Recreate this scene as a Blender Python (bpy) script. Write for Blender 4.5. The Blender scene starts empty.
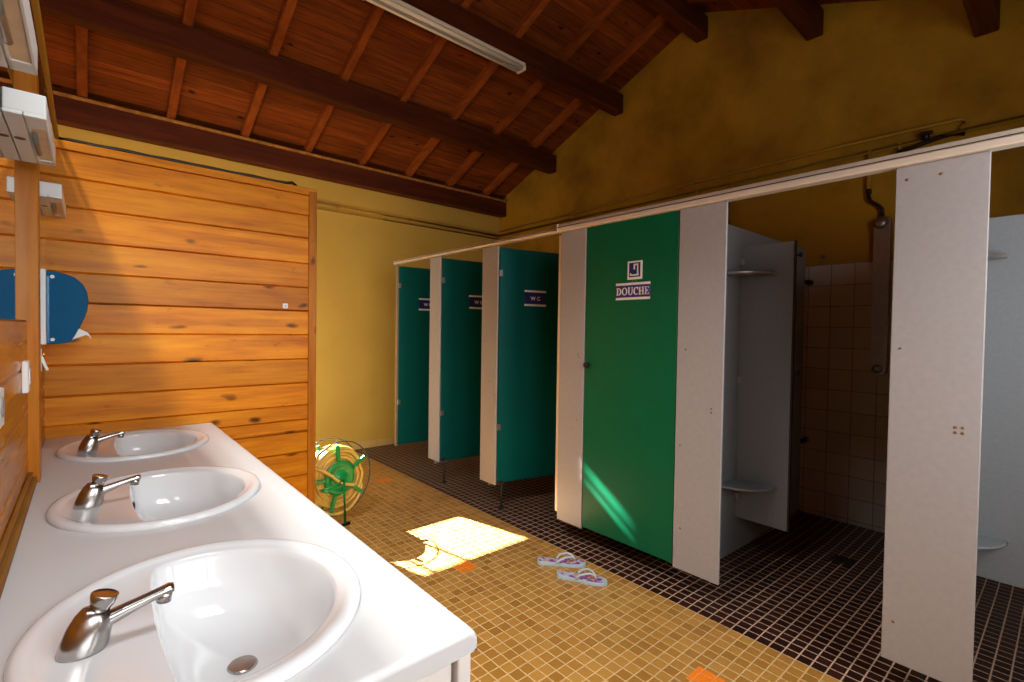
import bpy, bmesh, math, random
from mathutils import Vector, Matrix
random.seed(7)
sc = bpy.context.scene
COL = sc.collection
PI = math.pi

# ------------------------------------------------------------------ materials
def new_mat(name):
    m = bpy.data.materials.new(name); m.use_nodes = True
    nt = m.node_tree
    b = nt.nodes['Principled BSDF']
    return m, nt, b

def N(nt, typ, **kw):
    n = nt.nodes.new(typ)
    for k, v in kw.items():
        setattr(n, k, v)
    return n

def L(nt, a, b):
    nt.links.new(a, b)

def math_node(nt, op, a, b=None, c=None):
    n = N(nt, 'ShaderNodeMath', operation=op)
    for i, v in enumerate((a, b, c)):
        if v is None: continue
        if isinstance(v, (int, float)): n.inputs[i].default_value = v
        else: L(nt, v, n.inputs[i])
    return n.outputs[0]

def mix(nt, fac, a, b, typ='MIX'):
    n = N(nt, 'ShaderNodeMix', data_type='RGBA', blend_type=typ)
    for s, v in ((n.inputs[0], fac), (n.inputs[6], a), (n.inputs[7], b)):
        if isinstance(v, (int, float)): s.default_value = v
        elif isinstance(v, tuple): s.default_value = (*v[:3], 1)
        else: L(nt, v, s)
    return n.outputs[2]

def coords(nt):
    tc = N(nt, 'ShaderNodeTexCoord')
    return tc.outputs['Object']

def sep(nt, v):
    s = N(nt, 'ShaderNodeSeparateXYZ'); L(nt, v, s.inputs[0]); return s.outputs

def comb(nt, x, y, z):
    c = N(nt, 'ShaderNodeCombineXYZ')
    for i, v in enumerate((x, y, z)):
        if isinstance(v, (int, float)): c.inputs[i].default_value = v
        else: L(nt, v, c.inputs[i])
    return c.outputs[0]

def ramp(nt, fac, stops):
    r = N(nt, 'ShaderNodeValToRGB')
    el = r.color_ramp.elements
    while len(el) < len(stops): el.new(0.5)
    for e, (p, c) in zip(el, stops):
        e.position = p
        e.color = (*c, 1) if isinstance(c, tuple) else (c, c, c, 1)
    L(nt, fac, r.inputs[0])
    return r.outputs[0]

def bump(nt, b, h, strength=0.3, dist=0.01):
    n = N(nt, 'ShaderNodeBump'); n.inputs['Strength'].default_value = strength
    n.inputs['Distance'].default_value = dist
    L(nt, h, n.inputs['Height']); L(nt, n.outputs[0], b.inputs['Normal'])

def noise(nt, vec, scale, detail=4, rough=0.55):
    n = N(nt, 'ShaderNodeTexNoise'); n.inputs['Scale'].default_value = scale
    n.inputs['Detail'].default_value = detail; n.inputs['Roughness'].default_value = rough
    L(nt, vec, n.inputs['Vector'])
    return n.outputs['Fac']

def plain(name, col, rough=0.5, metal=0.0, var=0.06, vscale=9.0, spec=0.5, coat=0.0, trans=0.0):
    m, nt, b = new_mat(name)
    f = noise(nt, coords(nt), vscale)
    lo = tuple(max(0, c * (1 - var)) for c in col); hi = tuple(min(1, c * (1 + var)) for c in col)
    L(nt, ramp(nt, f, [(0.3, lo), (0.7, hi)]), b.inputs['Base Color'])
    b.inputs['Roughness'].default_value = rough
    b.inputs['Metallic'].default_value = metal
    b.inputs['Specular IOR Level'].default_value = spec
    b.inputs['Coat Weight'].default_value = coat
    b.inputs['Coat Roughness'].default_value = 0.08
    if trans:
        b.inputs['Transmission Weight'].default_value = trans
    return m

def wood(name, dark, mid, light, axis='X', pitch=None, paxis='Z', poff=0.0, rough=0.45, knots=True, grain=14.0, knot_scale=2.2, tone=0.35, blotch=False, flat=None, seam=0.0):
    """pine with grain along axis; pitch: plank width along paxis so that each plank has its own tone"""
    m, nt, b = new_mat(name)
    c = coords(nt); s = sep(nt, c)
    idx = {'X': 0, 'Y': 1, 'Z': 2}
    if pitch:
        cell = math_node(nt, 'FLOOR', math_node(nt, 'DIVIDE', math_node(nt, 'SUBTRACT', s[idx[paxis]], poff), pitch))
    else:
        cell = math_node(nt, 'MULTIPLY', s[0], 0.0)
    wn = N(nt, 'ShaderNodeTexWhiteNoise', noise_dimensions='1D'); L(nt, cell, wn.inputs['W'])
    if not pitch:
        oi = N(nt, 'ShaderNodeObjectInfo'); rnd = oi.outputs['Random']
    else:
        rnd = wn.outputs['Value']
    st = {'X': (0.09, 1, 1), 'Y': (1, 0.09, 1), 'Z': (1, 1, 0.09)}[axis]
    mp = N(nt, 'ShaderNodeVectorMath', operation='MULTIPLY'); L(nt, c, mp.inputs[0]); mp.inputs[1].default_value = st
    off = N(nt, 'ShaderNodeVectorMath', operation='ADD'); L(nt, mp.outputs[0], off.inputs[0])
    L(nt, comb(nt, math_node(nt, 'MULTIPLY', rnd, 17.0), math_node(nt, 'MULTIPLY', rnd, 31.0), math_node(nt, 'MULTIPLY', rnd, 23.0)), off.inputs[1])
    g1 = noise(nt, off.outputs[0], grain, 5, 0.6)
    g2 = noise(nt, off.outputs[0], grain * 4.5, 3, 0.5)
    g = math_node(nt, 'ADD', math_node(nt, 'MULTIPLY', g1, 0.7), math_node(nt, 'MULTIPLY', g2, 0.3))
    col = ramp(nt, g, [(0.32, dark), (0.5, mid), (0.68, light)])
    tonef = math_node(nt, 'ADD', 1 - tone / 2, math_node(nt, 'MULTIPLY', rnd, tone))
    col = mix(nt, 1.0, col, comb(nt, tonef, tonef, tonef), 'MULTIPLY')
    if knots:
        st2 = list({'X': (0.45, 1, 1), 'Y': (1, 0.45, 1), 'Z': (1, 1, 0.45)}[axis])
        if flat: st2[idx[flat]] = 0.0
        m2 = N(nt, 'ShaderNodeVectorMath', operation='MULTIPLY'); L(nt, c, m2.inputs[0]); m2.inputs[1].default_value = st2
        o2 = N(nt, 'ShaderNodeVectorMath', operation='ADD'); L(nt, m2.outputs[0], o2.inputs[0])
        L(nt, comb(nt, math_node(nt, 'MULTIPLY', rnd, 0.0 if flat == 'X' else 5.0), 0.0, math_node(nt, 'MULTIPLY', rnd, 0.0 if flat == 'Z' else 3.0)), o2.inputs[1])
        nz = N(nt, 'ShaderNodeTexNoise'); nz.inputs['Scale'].default_value = 12; L(nt, o2.outputs[0], nz.inputs['Vector'])
        o3 = N(nt, 'ShaderNodeVectorMath', operation='ADD'); L(nt, o2.outputs[0], o3.inputs[0])
        sc3 = N(nt, 'ShaderNodeVectorMath', operation='SCALE'); L(nt, nz.outputs['Color'], sc3.inputs[0]); sc3.inputs['Scale'].default_value = 0.05
        L(nt, sc3.outputs[0], o3.inputs[1])
        v = N(nt, 'ShaderNodeTexVoronoi'); v.inputs['Scale'].default_value = knot_scale * 6.0; L(nt, o3.outputs[0], v.inputs['Vector'])
        v.inputs['Randomness'].default_value = 1.0
        k = ramp(nt, v.outputs['Distance'], [(0.07, 1.0), (0.12, 0.65), (0.19, 0.0)])
        k = math_node(nt, 'MULTIPLY', k, math_node(nt, 'GREATER_THAN', sep(nt, v.outputs['Color'])[0], 0.42))
        col = mix(nt, k, col, tuple(x * 0.16 for x in dark))
    if seam and pitch:
        fr = math_node(nt, 'FRACT', math_node(nt, 'DIVIDE', math_node(nt, 'SUBTRACT', s[idx[paxis]], poff), pitch))
        col = mix(nt, math_node(nt, 'MULTIPLY', math_node(nt, 'LESS_THAN', fr, seam), 0.7), col, tuple(x * 0.2 for x in dark))
    if blotch:
        # feathery resin marks and small pin knots
        st3 = N(nt, 'ShaderNodeVectorMath', operation='MULTIPLY'); L(nt, o2.outputs[0], st3.inputs[0]); st3.inputs[1].default_value = (1.0, 1.0, 1.0)
        f1 = noise(nt, st3.outputs[0], 13.0, 6, 0.75)
        col = mix(nt, math_node(nt, 'MULTIPLY', ramp(nt, f1, [(0.60, 0.0), (0.70, 1.0)]), 0.6), col, tuple(x * 0.45 for x in dark))
        v2 = N(nt, 'ShaderNodeTexVoronoi'); v2.inputs['Scale'].default_value = 13.0; L(nt, o3.outputs[0], v2.inputs['Vector'])
        k2 = math_node(nt, 'MULTIPLY', ramp(nt, v2.outputs['Distance'], [(0.06, 1.0), (0.13, 0.6), (0.22, 0.0)]), math_node(nt, 'GREATER_THAN', sep(nt, v2.outputs['Color'])[1], 0.66))
        col = mix(nt, k2, col, tuple(x * 0.16 for x in dark))
    L(nt, col, b.inputs['Base Color'])
    b.inputs['Roughness'].default_value = rough
    b.inputs['Specular IOR Level'].default_value = 0.22 if rough < 0.5 else 0.15
    b.inputs['Coat Weight'].default_value = 0.04 if rough < 0.5 else 0.0
    b.inputs['Coat Roughness'].default_value = 0.25
    bump(nt, b, g, 0.15, 0.004)
    return m

def tiles(name, cols, grout, pitch, gw, axes=('X', 'Y'), off=(0, 0), rough=0.35, spots=(), spot_col=(0.85, 0.2, 0.01), groutvar=0.3, spec=0.5, bumpd=0.002):
    m, nt, b = new_mat(name)
    c = coords(nt); s = sep(nt, c); idx = {'X': 0, 'Y': 1, 'Z': 2}
    px = pitch if isinstance(pitch, tuple) else (pitch, pitch)
    u = math_node(nt, 'DIVIDE', math_node(nt, 'SUBTRACT', s[idx[axes[0]]], off[0]), px[0])
    v = math_node(nt, 'DIVIDE', math_node(nt, 'SUBTRACT', s[idx[axes[1]]], off[1]), px[1])
    def edge(t, p):
        f = math_node(nt, 'FRACT', t)
        d = math_node(nt, 'MINIMUM', f, math_node(nt, 'SUBTRACT', 1.0, f))
        return math_node(nt, 'MULTIPLY', d, p)
    d = math_node(nt, 'MINIMUM', edge(u, px[0]), edge(v, px[1]))
    jit = math_node(nt, 'MULTIPLY', math_node(nt, 'SUBTRACT', noise(nt, c, 60, 2), 0.5), gw * 0.8)
    mr = N(nt, 'ShaderNodeMapRange'); L(nt, math_node(nt, 'ADD', d, jit), mr.inputs[0])
    mr.inputs[1].default_value = gw * 0.35; mr.inputs[2].default_value = gw * 0.75
    tile = mr.outputs[0]
    cell = comb(nt, math_node(nt, 'FLOOR', u), math_node(nt, 'FLOOR', v), 0.0)
    wn = N(nt, 'ShaderNodeTexWhiteNoise', noise_dimensions='2D'); L(nt, cell, wn.inputs['Vector'])
    n1 = noise(nt, c, 25, 3)
    n0 = noise(nt, c, 1.6, 3)
    f = math_node(nt, 'ADD', math_node(nt, 'MULTIPLY', wn.outputs['Value'], 0.62), math_node(nt, 'ADD', math_node(nt, 'MULTIPLY', n1, 0.2), math_node(nt, 'MULTIPLY', n0, 0.2)))
    col = ramp(nt, f, [(0.1, cols[0]), (0.5, cols[1]), (0.95, cols[2])])
    for (sx, sy, h) in spots:
        inx = math_node(nt, 'LESS_THAN', math_node(nt, 'ABSOLUTE', math_node(nt, 'SUBTRACT', s[0], sx)), h)
        iny = math_node(nt, 'LESS_THAN', math_node(nt, 'ABSOLUTE', math_node(nt, 'SUBTRACT', s[1], sy)), h)
        col = mix(nt, math_node(nt, 'MULTIPLY', inx, iny), col, spot_col)
    g = mix(nt, noise(nt, c, 3.0, 3), tuple(x * (1 - groutvar) for x in grout), tuple(x * (1 + groutvar) for x in grout))
    for (sx, sy, h) in spots:
        inx = math_node(nt, 'LESS_THAN', math_node(nt, 'ABSOLUTE', math_node(nt, 'SUBTRACT', s[0], sx)), h)
        iny = math_node(nt, 'LESS_THAN', math_node(nt, 'ABSOLUTE', math_node(nt, 'SUBTRACT', s[1], sy)), h)
        g = mix(nt, math_node(nt, 'MULTIPLY', math_node(nt, 'MULTIPLY', inx, iny), 0.8), g, spot_col)
    L(nt, mix(nt, tile, g, col), b.inputs['Base Color'])
    b.inputs['Specular IOR Level'].default_value = spec
    rr = math_node(nt, 'SUBTRACT', 0.85, math_node(nt, 'MULTIPLY', tile, 0.85 - rough))
    L(nt, rr, b.inputs['Roughness'])
    bump(nt, b, tile, 0.5, bumpd)
    return m

def plaster(name, base, stain, amount=0.6, scale=1.3, lo=0.42, hi=0.66):
    m, nt, b = new_mat(name)
    c = coords(nt)
    a = noise(nt, c, scale, 6, 0.62)
    k = ramp(nt, a, [(lo, 0.0), (hi, 1.0)])
    fine = noise(nt, c, 70, 3)
    col = mix(nt, math_node(nt, 'MULTIPLY', k, amount), base, stain)
    col = mix(nt, math_node(nt, 'MULTIPLY', fine, 0.25), col, tuple(x * 0.7 for x in base))
    L(nt, col, b.inputs['Base Color'])
    b.inputs['Roughness'].default_value = 0.9
    b.inputs['Specular IOR Level'].default_value = 0.2
    bump(nt, b, fine, 0.35, 0.004)
    return m

ORANGE = [(1.693, 2.337, 0.056), (2.079, 4.168, 0.056), (1.894, 0.945, 0.056)]
M = {}
M['beige'] = tiles('beige_mosaic', [(0.30, 0.130, 0.020), (0.41, 0.190, 0.034), (0.49, 0.245, 0.052)], (0.62, 0.40, 0.17), 0.0563, 0.0052,
                   off=(2.31, 0.02), rough=0.42, spots=ORANGE)
M['brown'] = tiles('brown_mosaic', [(0.018, 0.006, 0.004), (0.030, 0.010, 0.006), (0.045, 0.014, 0.008)], (0.56, 0.38, 0.27), 0.0563, 0.0050,
                   off=(2.31, 0.02), rough=0.4, spec=0.12)
M['white_tile'] = tiles('white_wall_tile', [(0.52, 0.48, 0.44), (0.58, 0.53, 0.49), (0.62, 0.57, 0.53)], (0.22, 0.17, 0.13), (0.158, 0.165), 0.005,
                        axes=('Y', 'Z'), off=(0.0, 1.965), rough=0.2)
M['ochre'] = plaster('ochre_plaster', (0.43, 0.215, 0.012), (0.14, 0.066, 0.006), 0.75, 1.1)
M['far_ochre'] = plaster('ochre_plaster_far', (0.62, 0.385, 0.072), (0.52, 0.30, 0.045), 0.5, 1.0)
M['outer'] = plaster('outer_plaster', (0.60, 0.45, 0.22), (0.5, 0.36, 0.16), 0.4, 1.0)
M['skirt_tile'] = tiles('skirting_tile', [(0.56, 0.34, 0.10), (0.60, 0.37, 0.11), (0.64, 0.40, 0.13)], (0.4, 0.26, 0.12), (0.2, 0.3), 0.004, axes=('X', 'Z'), rough=0.5)
M['boards'] = wood('roof_boards', (0.095, 0.019, 0.003), (0.18, 0.039, 0.005), (0.27, 0.064, 0.009), 'X', 0.115, 'Y', 0.0, rough=0.6, knot_scale=1.5, tone=0.5, flat='Z', seam=0.05)
M['rafter'] = wood('rafter_pine', (0.16, 0.034, 0.005), (0.24, 0.054, 0.008), (0.32, 0.080, 0.012), 'Y', rough=0.6, knots=False)
M['beam'] = wood('beam_stain', (0.050, 0.010, 0.003), (0.080, 0.016, 0.0045), (0.12, 0.026, 0.007), 'X', rough=0.55, knots=False, tone=0.2)
M['pine'] = wood('honey_pine', (0.44, 0.112, 0.0025), (0.68, 0.218, 0.004), (0.82, 0.325, 0.010), 'X', 0.152, 'Z', 0.9, rough=0.42, knot_scale=1.5, tone=0.35, blotch=True, flat='Y')
M['pine_y'] = wood('honey_pine_wall', (0.36, 0.11, 0.008), (0.50, 0.165, 0.012), (0.62, 0.24, 0.024), 'Y', 0.152, 'Z', 0.9, rough=0.25, knot_scale=1.5, tone=0.35, flat='X')
M['pine_z'] = wood('honey_pine_post', (0.34, 0.095, 0.004), (0.48, 0.15, 0.006), (0.60, 0.21, 0.012), 'Z', rough=0.4, knot_scale=1.6, tone=0.15, flat='Y')
M['raw_wood'] = wood('worn_batten', (0.20, 0.08, 0.014), (0.33, 0.14, 0.026), (0.46, 0.21, 0.05), 'Y', rough=0.7, knots=True)
M['dark_gap'] = plain('dark_gap', (0.05, 0.02, 0.006), 0.8)
M['laminate'] = plain('grey_laminate', (0.37, 0.34, 0.333), 0.38, var=0.04, vscale=40)
M['laminate_edge'] = plain('laminate_edge', (0.30, 0.20, 0.12), 0.5)
M['grey_panel'] = plain('grey_shower_panel', (0.28, 0.30, 0.315), 0.4, var=0.05, vscale=60)
M['green'] = plain('green_laminate', (0.001, 0.115, 0.046), 0.33, var=0.05, vscale=5, spec=0.22)
M['teal'] = plain('teal_laminate', (0.001, 0.085, 0.075), 0.36, var=0.05, vscale=5, spec=0.22)
M['rail'] = plain('cream_aluminium', (0.74, 0.62, 0.50), 0.32, metal=0.25, var=0.03)
M['white_top'] = plain('white_worktop', (0.615, 0.61, 0.61), 0.36, var=0.02, vscale=3)
M['ceramic'] = plain('white_ceramic', (0.72, 0.72, 0.725), 0.10, var=0.01, coat=0.4)
M['cabinet'] = plain('white_cabinet', (0.74, 0.70, 0.66), 0.4, var=0.03)
M['chrome'] = plain('worn_chrome', (0.46, 0.43, 0.41), 0.22, metal=1.0, var=0.12, vscale=50)
M['steel'] = plain('brushed_steel', (0.33, 0.29, 0.27), 0.36, metal=0.9, var=0.1, vscale=30)
M['dull_metal'] = plain('dull_metal', (0.55, 0.52, 0.48), 0.35, metal=0.8)
M['black'] = plain('black_plastic', (0.012, 0.010, 0.009), 0.4)
M['dark_pipe'] = plain('dark_pipe', (0.02, 0.012, 0.008), 0.4, metal=0.5)
M['white_plastic'] = plain('white_plastic', (0.80, 0.79, 0.77), 0.4, var=0.02)
M['grey_plastic'] = plain('grey_plastic', (0.30, 0.30, 0.30), 0.4)
M['dark_foot'] = plain('dark_foot', (0.018, 0.014, 0.012), 0.7)
M['diffuser'] = plain('yellowed_diffuser', (0.80, 0.58, 0.36), 0.45, var=0.12, vscale=14)
M['tube'] = plain('lamp_tube', (0.80, 0.68, 0.50), 0.35, var=0.02)
M['ochre_pipe'] = plain('painted_pipe', (0.40, 0.215, 0.020), 0.45, var=0.08)
M['blue'] = plain('blue_plastic', (0.0005, 0.085, 0.20), 0.45, var=0.05, spec=0.08)
M['blue_edge'] = plain('blue_rib', (0.04, 0.17, 0.36), 0.2)
M['paper'] = plain('white_paper', (0.86, 0.85, 0.82), 0.9, var=0.02)
M['hose'] = plain('yellow_hose', (0.80, 0.52, 0.10), 0.35, var=0.08, vscale=20)
M['reel_green'] = plain('green_plastic', (0.01, 0.30, 0.06), 0.35)
M['wire'] = plain('wire_rim', (0.06, 0.07, 0.05), 0.35, metal=0.6)
M['sign_blue'] = plain('sign_blue', (0.012, 0.014, 0.13), 0.35)
M['sign_purple'] = plain('sign_violet', (0.05, 0.022, 0.17), 0.35)
M['sign_white'] = plain('sign_white', (0.80, 0.76, 0.70), 0.4)
M['sole'] = plain('sole_rubber', (0.42, 0.55, 0.60), 0.6)
M['strap'] = plain('strap_rubber', (0.50, 0.56, 0.62), 0.4)
M['screw'] = plain('rusty_screw', (0.28, 0.16, 0.08), 0.5, metal=0.5)
M['glass'] = plain('window_glass', (0.9, 0.95, 0.95), 0.05, var=0.0)
def footbed_mat():
    m, nt, b = new_mat('floral_footbed')
    c = coords(nt)
    v = N(nt, 'ShaderNodeTexVoronoi'); v.inputs['Scale'].default_value = 42; L(nt, c, v.inputs['Vector'])
    s = sep(nt, v.outputs['Color'])
    a = ramp(nt, s[0], [(0.0, (0.24, 0.035, 0.24)), (0.30, (0.34, 0.07, 0.32)), (0.42, (0.42, 0.46, 0.52)), (0.78, (0.46, 0.40, 0.48)), (0.9, (0.55, 0.20, 0.06)), (1.0, (0.55, 0.30, 0.12))])
    L(nt, a, b.inputs['Base Color']); b.inputs['Roughness'].default_value = 0.7
    return m
M['footbed'] = footbed_mat()
def mirror_mat():
    m, nt, b = new_mat('mirror_silver')
    b.inputs['Base Color'].default_value = (0.86, 0.86, 0.84, 1); b.inputs['Metallic'].default_value = 1; b.inputs['Roughness'].default_value = 0.015
    return m
M['mirror'] = mirror_mat()
def clear_mat():
    m, nt, b = new_mat('clear_plastic')
    b.inputs['Base Color'].default_value = (0.95, 0.9, 0.82, 1); b.inputs['Roughness'].default_value = 0.08
    b.inputs['Transmission Weight'].default_value = 0.85
    return m
M['clear'] = clear_mat()

# ------------------------------------------------------------------ mesh helpers
def BM(): return bmesh.new()

def box(bm, x0, x1, y0, y1, z0, z1, bev=0.0, seg=2, mi=0):
    vs = [bm.verts.new((x, y, z)) for z in (z0, z1) for y in (y0, y1) for x in (x0, x1)]
    fs = [(0, 2, 3, 1), (4, 5, 7, 6), (0, 1, 5, 4), (2, 6, 7, 3), (0, 4, 6, 2), (1, 3, 7, 5)]
    faces = [bm.faces.new([vs[i] for i in f]) for f in fs]
    for f in faces: f.material_index = mi
    if bev:
        es = list({e for f in faces for e in f.edges})
        bmesh.ops.bevel(bm, geom=es, offset=bev, segments=seg, profile=0.5, affect='EDGES')
    return bm

def ring_loft(bm, rings, cap0=True, cap1=True, closed=True, mi=0):
    vr = [[bm.verts.new(p) for p in r] for r in rings]
    n = len(vr[0])
    for a, b in zip(vr[:-1], vr[1:]):
        for i in range(n if closed else n - 1):
            j = (i + 1) % n
            f = bm.faces.new((a[i], a[j], b[j], b[i])); f.smooth = True; f.material_index = mi
    if cap0:
        f = bm.faces.new(vr[0][::-1]); f.material_index = mi
    if cap1:
        f = bm.faces.new(vr[-1]); f.material_index = mi
    return vr

def frame(d):
    d = d.normalized()
    u = Vector((0, 0, 1)) if abs(d.z) < 0.9 else Vector((1, 0, 0))
    a = d.cross(u).normalized(); b = a.cross(d).normalized()
    return a, b

def cyl(bm, p0, p1, r0, r1=None, n=20, mi=0, bev=0.0):
    p0 = Vector(p0); p1 = Vector(p1); r1 = r0 if r1 is None else r1
    a, b = frame(p1 - p0)
    def ring(p, r): return [p + (a * math.cos(t) + b * math.sin(t)) * r for t in [2 * PI * i / n for i in range(n)]]
    if bev:
        d = (p1 - p0).normalized() * bev
        rings = [ring(p0, r0 - bev), ring(p0 + d, r0), ring(p1 - d, r1), ring(p1, r1 - bev)]
    else:
        rings = [ring(p0, r0), ring(p1, r1)]
    ring_loft(bm, rings, mi=mi)
    return bm

def tube(bm, pts, r, n=10, closed=False, mi=0):
    pts = [Vector(p) for p in pts]
    m = len(pts); rings = []
    prev_a = None
    rr = r if isinstance(r, (list, tuple)) else [r] * m
    for i, p in enumerate(pts):
        if closed: t = (pts[(i + 1) % m] - pts[i - 1])
        else: t = pts[min(i + 1, m - 1)] - pts[max(i - 1, 0)]
        t.normalize()
        if prev_a is None: a, b = frame(t)
        else:
            a = (prev_a - t * prev_a.dot(t)).normalized(); b = t.cross(a).normalized()
        prev_a = a
        rings.append([p + (a * math.cos(q) + b * math.sin(q)) * rr[i] for q in [2 * PI * k / n for k in range(n)]])
    if closed:
        rings.append(rings[0])
        vr = [[bm.verts.new(q) for q in g] for g in rings[:-1]]
        for i in range(m):
            A = vr[i]; B = vr[(i + 1) % m]
            for k in range(n):
                f = bm.faces.new((A[k], A[(k + 1) % n], B[(k + 1) % n], B[k])); f.smooth = True; f.material_index = mi
    else:
        ring_loft(bm, rings, mi=mi)
    return bm

def prism(bm, poly, axis, a0, a1, bev=0.0, mi=0, smooth=False):
    """poly: 2-D points in the two other axes (order XYZ without axis)"""
    def P(u, v, w):
        return {'X': (w, u, v), 'Y': (u, w, v), 'Z': (u, v, w)}[axis]
    A = [bm.verts.new(P(u, v, a0)) for u, v in poly]; B = [bm.verts.new(P(u, v, a1)) for u, v in poly]
    n = len(poly); fs = []
    for i in range(n):
        f = bm.faces.new((A[i], A[(i + 1) % n], B[(i + 1) % n], B[i])); f.smooth = smooth; fs.append(f)
    fs.append(bm.faces.new(A[::-1])); fs.append(bm.faces.new(B))
    for f in fs: f.material_index = mi
    if bev:
        es = list({e for f in fs[-2:] for e in f.edges})
        bmesh.ops.bevel(bm, geom=es, offset=bev, segments=2, profile=0.5, affect='EDGES')
    return bm

def obj(name, bm, mat, parent=None, smooth=False, label=None):
    """links bm as ONE mesh object; bm is in world space, re-based on its top-level thing"""
    bmesh.ops.recalc_face_normals(bm, faces=bm.faces)
    if parent is not None:
        r = parent
        while r.parent: r = r.parent
        bm.transform(r.matrix_basis.inverted())
    me = bpy.data.meshes.new(name); bm.to_mesh(me); bm.free()
    for m in (mat if isinstance(mat, (list, tuple)) else [mat]):
        me.materials.append(M[m] if isinstance(m, str) else m)
    if smooth:
        for p in me.polygons: p.use_smooth = True
    o = bpy.data.objects.new(name, me); COL.objects.link(o)
    if parent is not None: o.parent = parent
    if label: o['label'] = label
    return o

def thing(name, label, cat, loc=(0, 0, 0), group=None):
    o = bpy.data.objects.new(name, None); COL.objects.link(o)
    o.location = loc; o.empty_display_size = 0.05
    o.matrix_basis = Matrix.Translation(loc)
    return tag(o, label, cat, group)

def tag(o, label, cat, group=None):
    o['label'] = label; o['category'] = cat
    if group: o['group'] = group
    return o

def struct(name, bm, mat, label, cat, parent=None, smooth=False):
    o = obj(name, bm, mat, parent, smooth)
    if parent is None:
        o['kind'] = 'structure'; o['label'] = label; o['category'] = cat
    return o

def dup(root, loc, label, group=None):
    r = root.copy(); COL.objects.link(r); r.location = loc; r['label'] = label
    if group: r['group'] = group
    for ch in list(root.children):
        c = ch.copy(); COL.objects.link(c); c.parent = r
        for g in ch.children:
            d = g.copy(); COL.objects.link(d); d.parent = c
    return r

def text(name, body, loc, size, mat, parent, rot, bold=0.0, spacing=1.0):
    cu = bpy.data.curves.new(name, 'FONT'); cu.body = body; cu.size = size
    cu.align_x = 'CENTER'; cu.align_y = 'CENTER'; cu.extrude = 0.0006; cu.offset = bold; cu.space_character = spacing
    cu.materials.append(M[mat])
    o = bpy.data.objects.new(name, cu); COL.objects.link(o)
    r = parent
    while r.parent: r = r.parent
    o.parent = parent
    o.matrix_local = r.matrix_basis.inverted() @ (Matrix.Translation(loc) @ rot)
    return o

# ------------------------------------------------------------------ dimensions
XG = 4.45      # gable wall (behind the cubicles)
YF = 5.42      # far wall
YN = -0.75     # near wall, behind the camera
XL = -3.3      # outer wall on the far side of the mirror partition
XS = 2.42      # front plane of the cubicles
YR, ZR, SL = 2.4, 4.2, 0.41
def zp(y): return ZR - SL * abs(y - YR)          # underside of the purlins
def zb(y): return zp(y) + 0.27                   # underside of the boards
PUR = [5.32, 4.36, 3.36, 2.40, 1.43, 0.42, -0.54]

# ------------------------------------------------------------------ floor
bm = BM()
xs = [XL, 2.31, 2.42, 3.2, XG]
ys = [YN, 0.0, 0.22, 0.93, 1.40, 1.5, 2.2, 3.2, YF]
def fz(x, y):
    if x <= XS or y > 1.45: return 0.0
    t = (x - XS) / (XG - XS)
    return -0.05 * min(1, t * 1.4)
nx = 40
gx = [XL, 0.6, 1.4, 2.31] + [2.31 + (XG - 2.31) * i / nx for i in range(1, nx + 1)]
gy = [YN + (YF - YN) * i / 60 for i in range(61)]
gv = [[bm.verts.new((x, y, fz(x, y))) for y in gy] for x in gx]
for i in range(len(gx) - 1):
    for j in range(len(gy) - 1):
        f = bm.faces.new((gv[i][j], gv[i + 1][j], gv[i + 1][j + 1], gv[i][j + 1]))
        f.material_index = 0 if gx[i] < 2.309 else 1
fl = struct('floor', bm, ['beige', 'brown'], 'floor of small beige mosaic tiles with a dark brown tiled strip along the cubicles', 'floor')
md = fl.modifiers.new('thick', 'SOLIDIFY'); md.thickness = 0.06; md.offset = -1

# ------------------------------------------------------------------ walls
bm = BM()
prism(bm, [(YN - 0.06, -0.1), (YF + 0.06, -0.1), (YF + 0.06, zb(YF) + 0.0), (YR, zb(YR)), (YN - 0.06, zb(YN))], 'X', XG, XG + 0.08)
wr = struct('wall_right', bm, 'ochre', 'stained ochre plaster gable wall rising behind the cubicles', 'wall')
# shower tiling on the gable wall
bm = BM(); box(bm, XG - 0.012, XG + 0.001, YN + 0.01, 2.2, -0.05, 1.965, 0.001, 1)
struct('tiling', bm, 'white_tile', '', '', wr)

# far wall with a small window hidden from here by the timber partition (the sun enters by it)
WX0, WX1, WZ0, WZ1 = 0.75, 1.56, 1.655, 2.085
bm = BM()
t = 0.05
x0, x1, ztop = XL, XG + 0.0, zb(YF) - 0.0
vx = [x0, WX0, WX1, 1.575, 1.652, x1]
vz = [-0.06, WZ0, WZ1, 2.70, 2.885, ztop]
for i in range(5):
    for k in range(5):
        if i == 1 and k == 1: continue
        if i == 3 and k == 3: continue  # hole of the added vent, lets direct sun reach the green door
        box(bm, vx[i], vx[i + 1], YF, YF + t, vz[k], vz[k + 1])
bmesh.ops.remove_doubles(bm, verts=bm.verts, dist=0.0005)
wf = struct('wall_far', bm, 'far_ochre', 'warm yellow plaster wall at the end of the corridor', 'wall')
bm = BM()
for xb, w in ((1.06, 0.024), (0.83, 0.020)):
    box(bm, xb - w / 2, xb + w / 2, YF - 0.005, YF + 0.03, WZ0, WZ1)
w1 = bm
bm = BM()  # frame of an unseen vent, added to make the sun patch on the door
for (p, q, r_, u_) in ((1.567, 1.575, 2.692, 2.893), (1.652, 1.660, 2.692, 2.893), (1.567, 1.660, 2.692, 2.70), (1.567, 1.660, 2.885, 2.893)):
    box(bm, p, q, YF - 0.008, YF + 0.004, r_, u_)
struct('sun_patch_vent', bm, 'raw_wood', 'small framed vent added high in the far wall to cast a sun patch on the green door', 'window')
bm = w1
struct('window_1', bm, 'dark_gap', 'narrow barred window in the far wall behind the timber partition', 'window')

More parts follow.
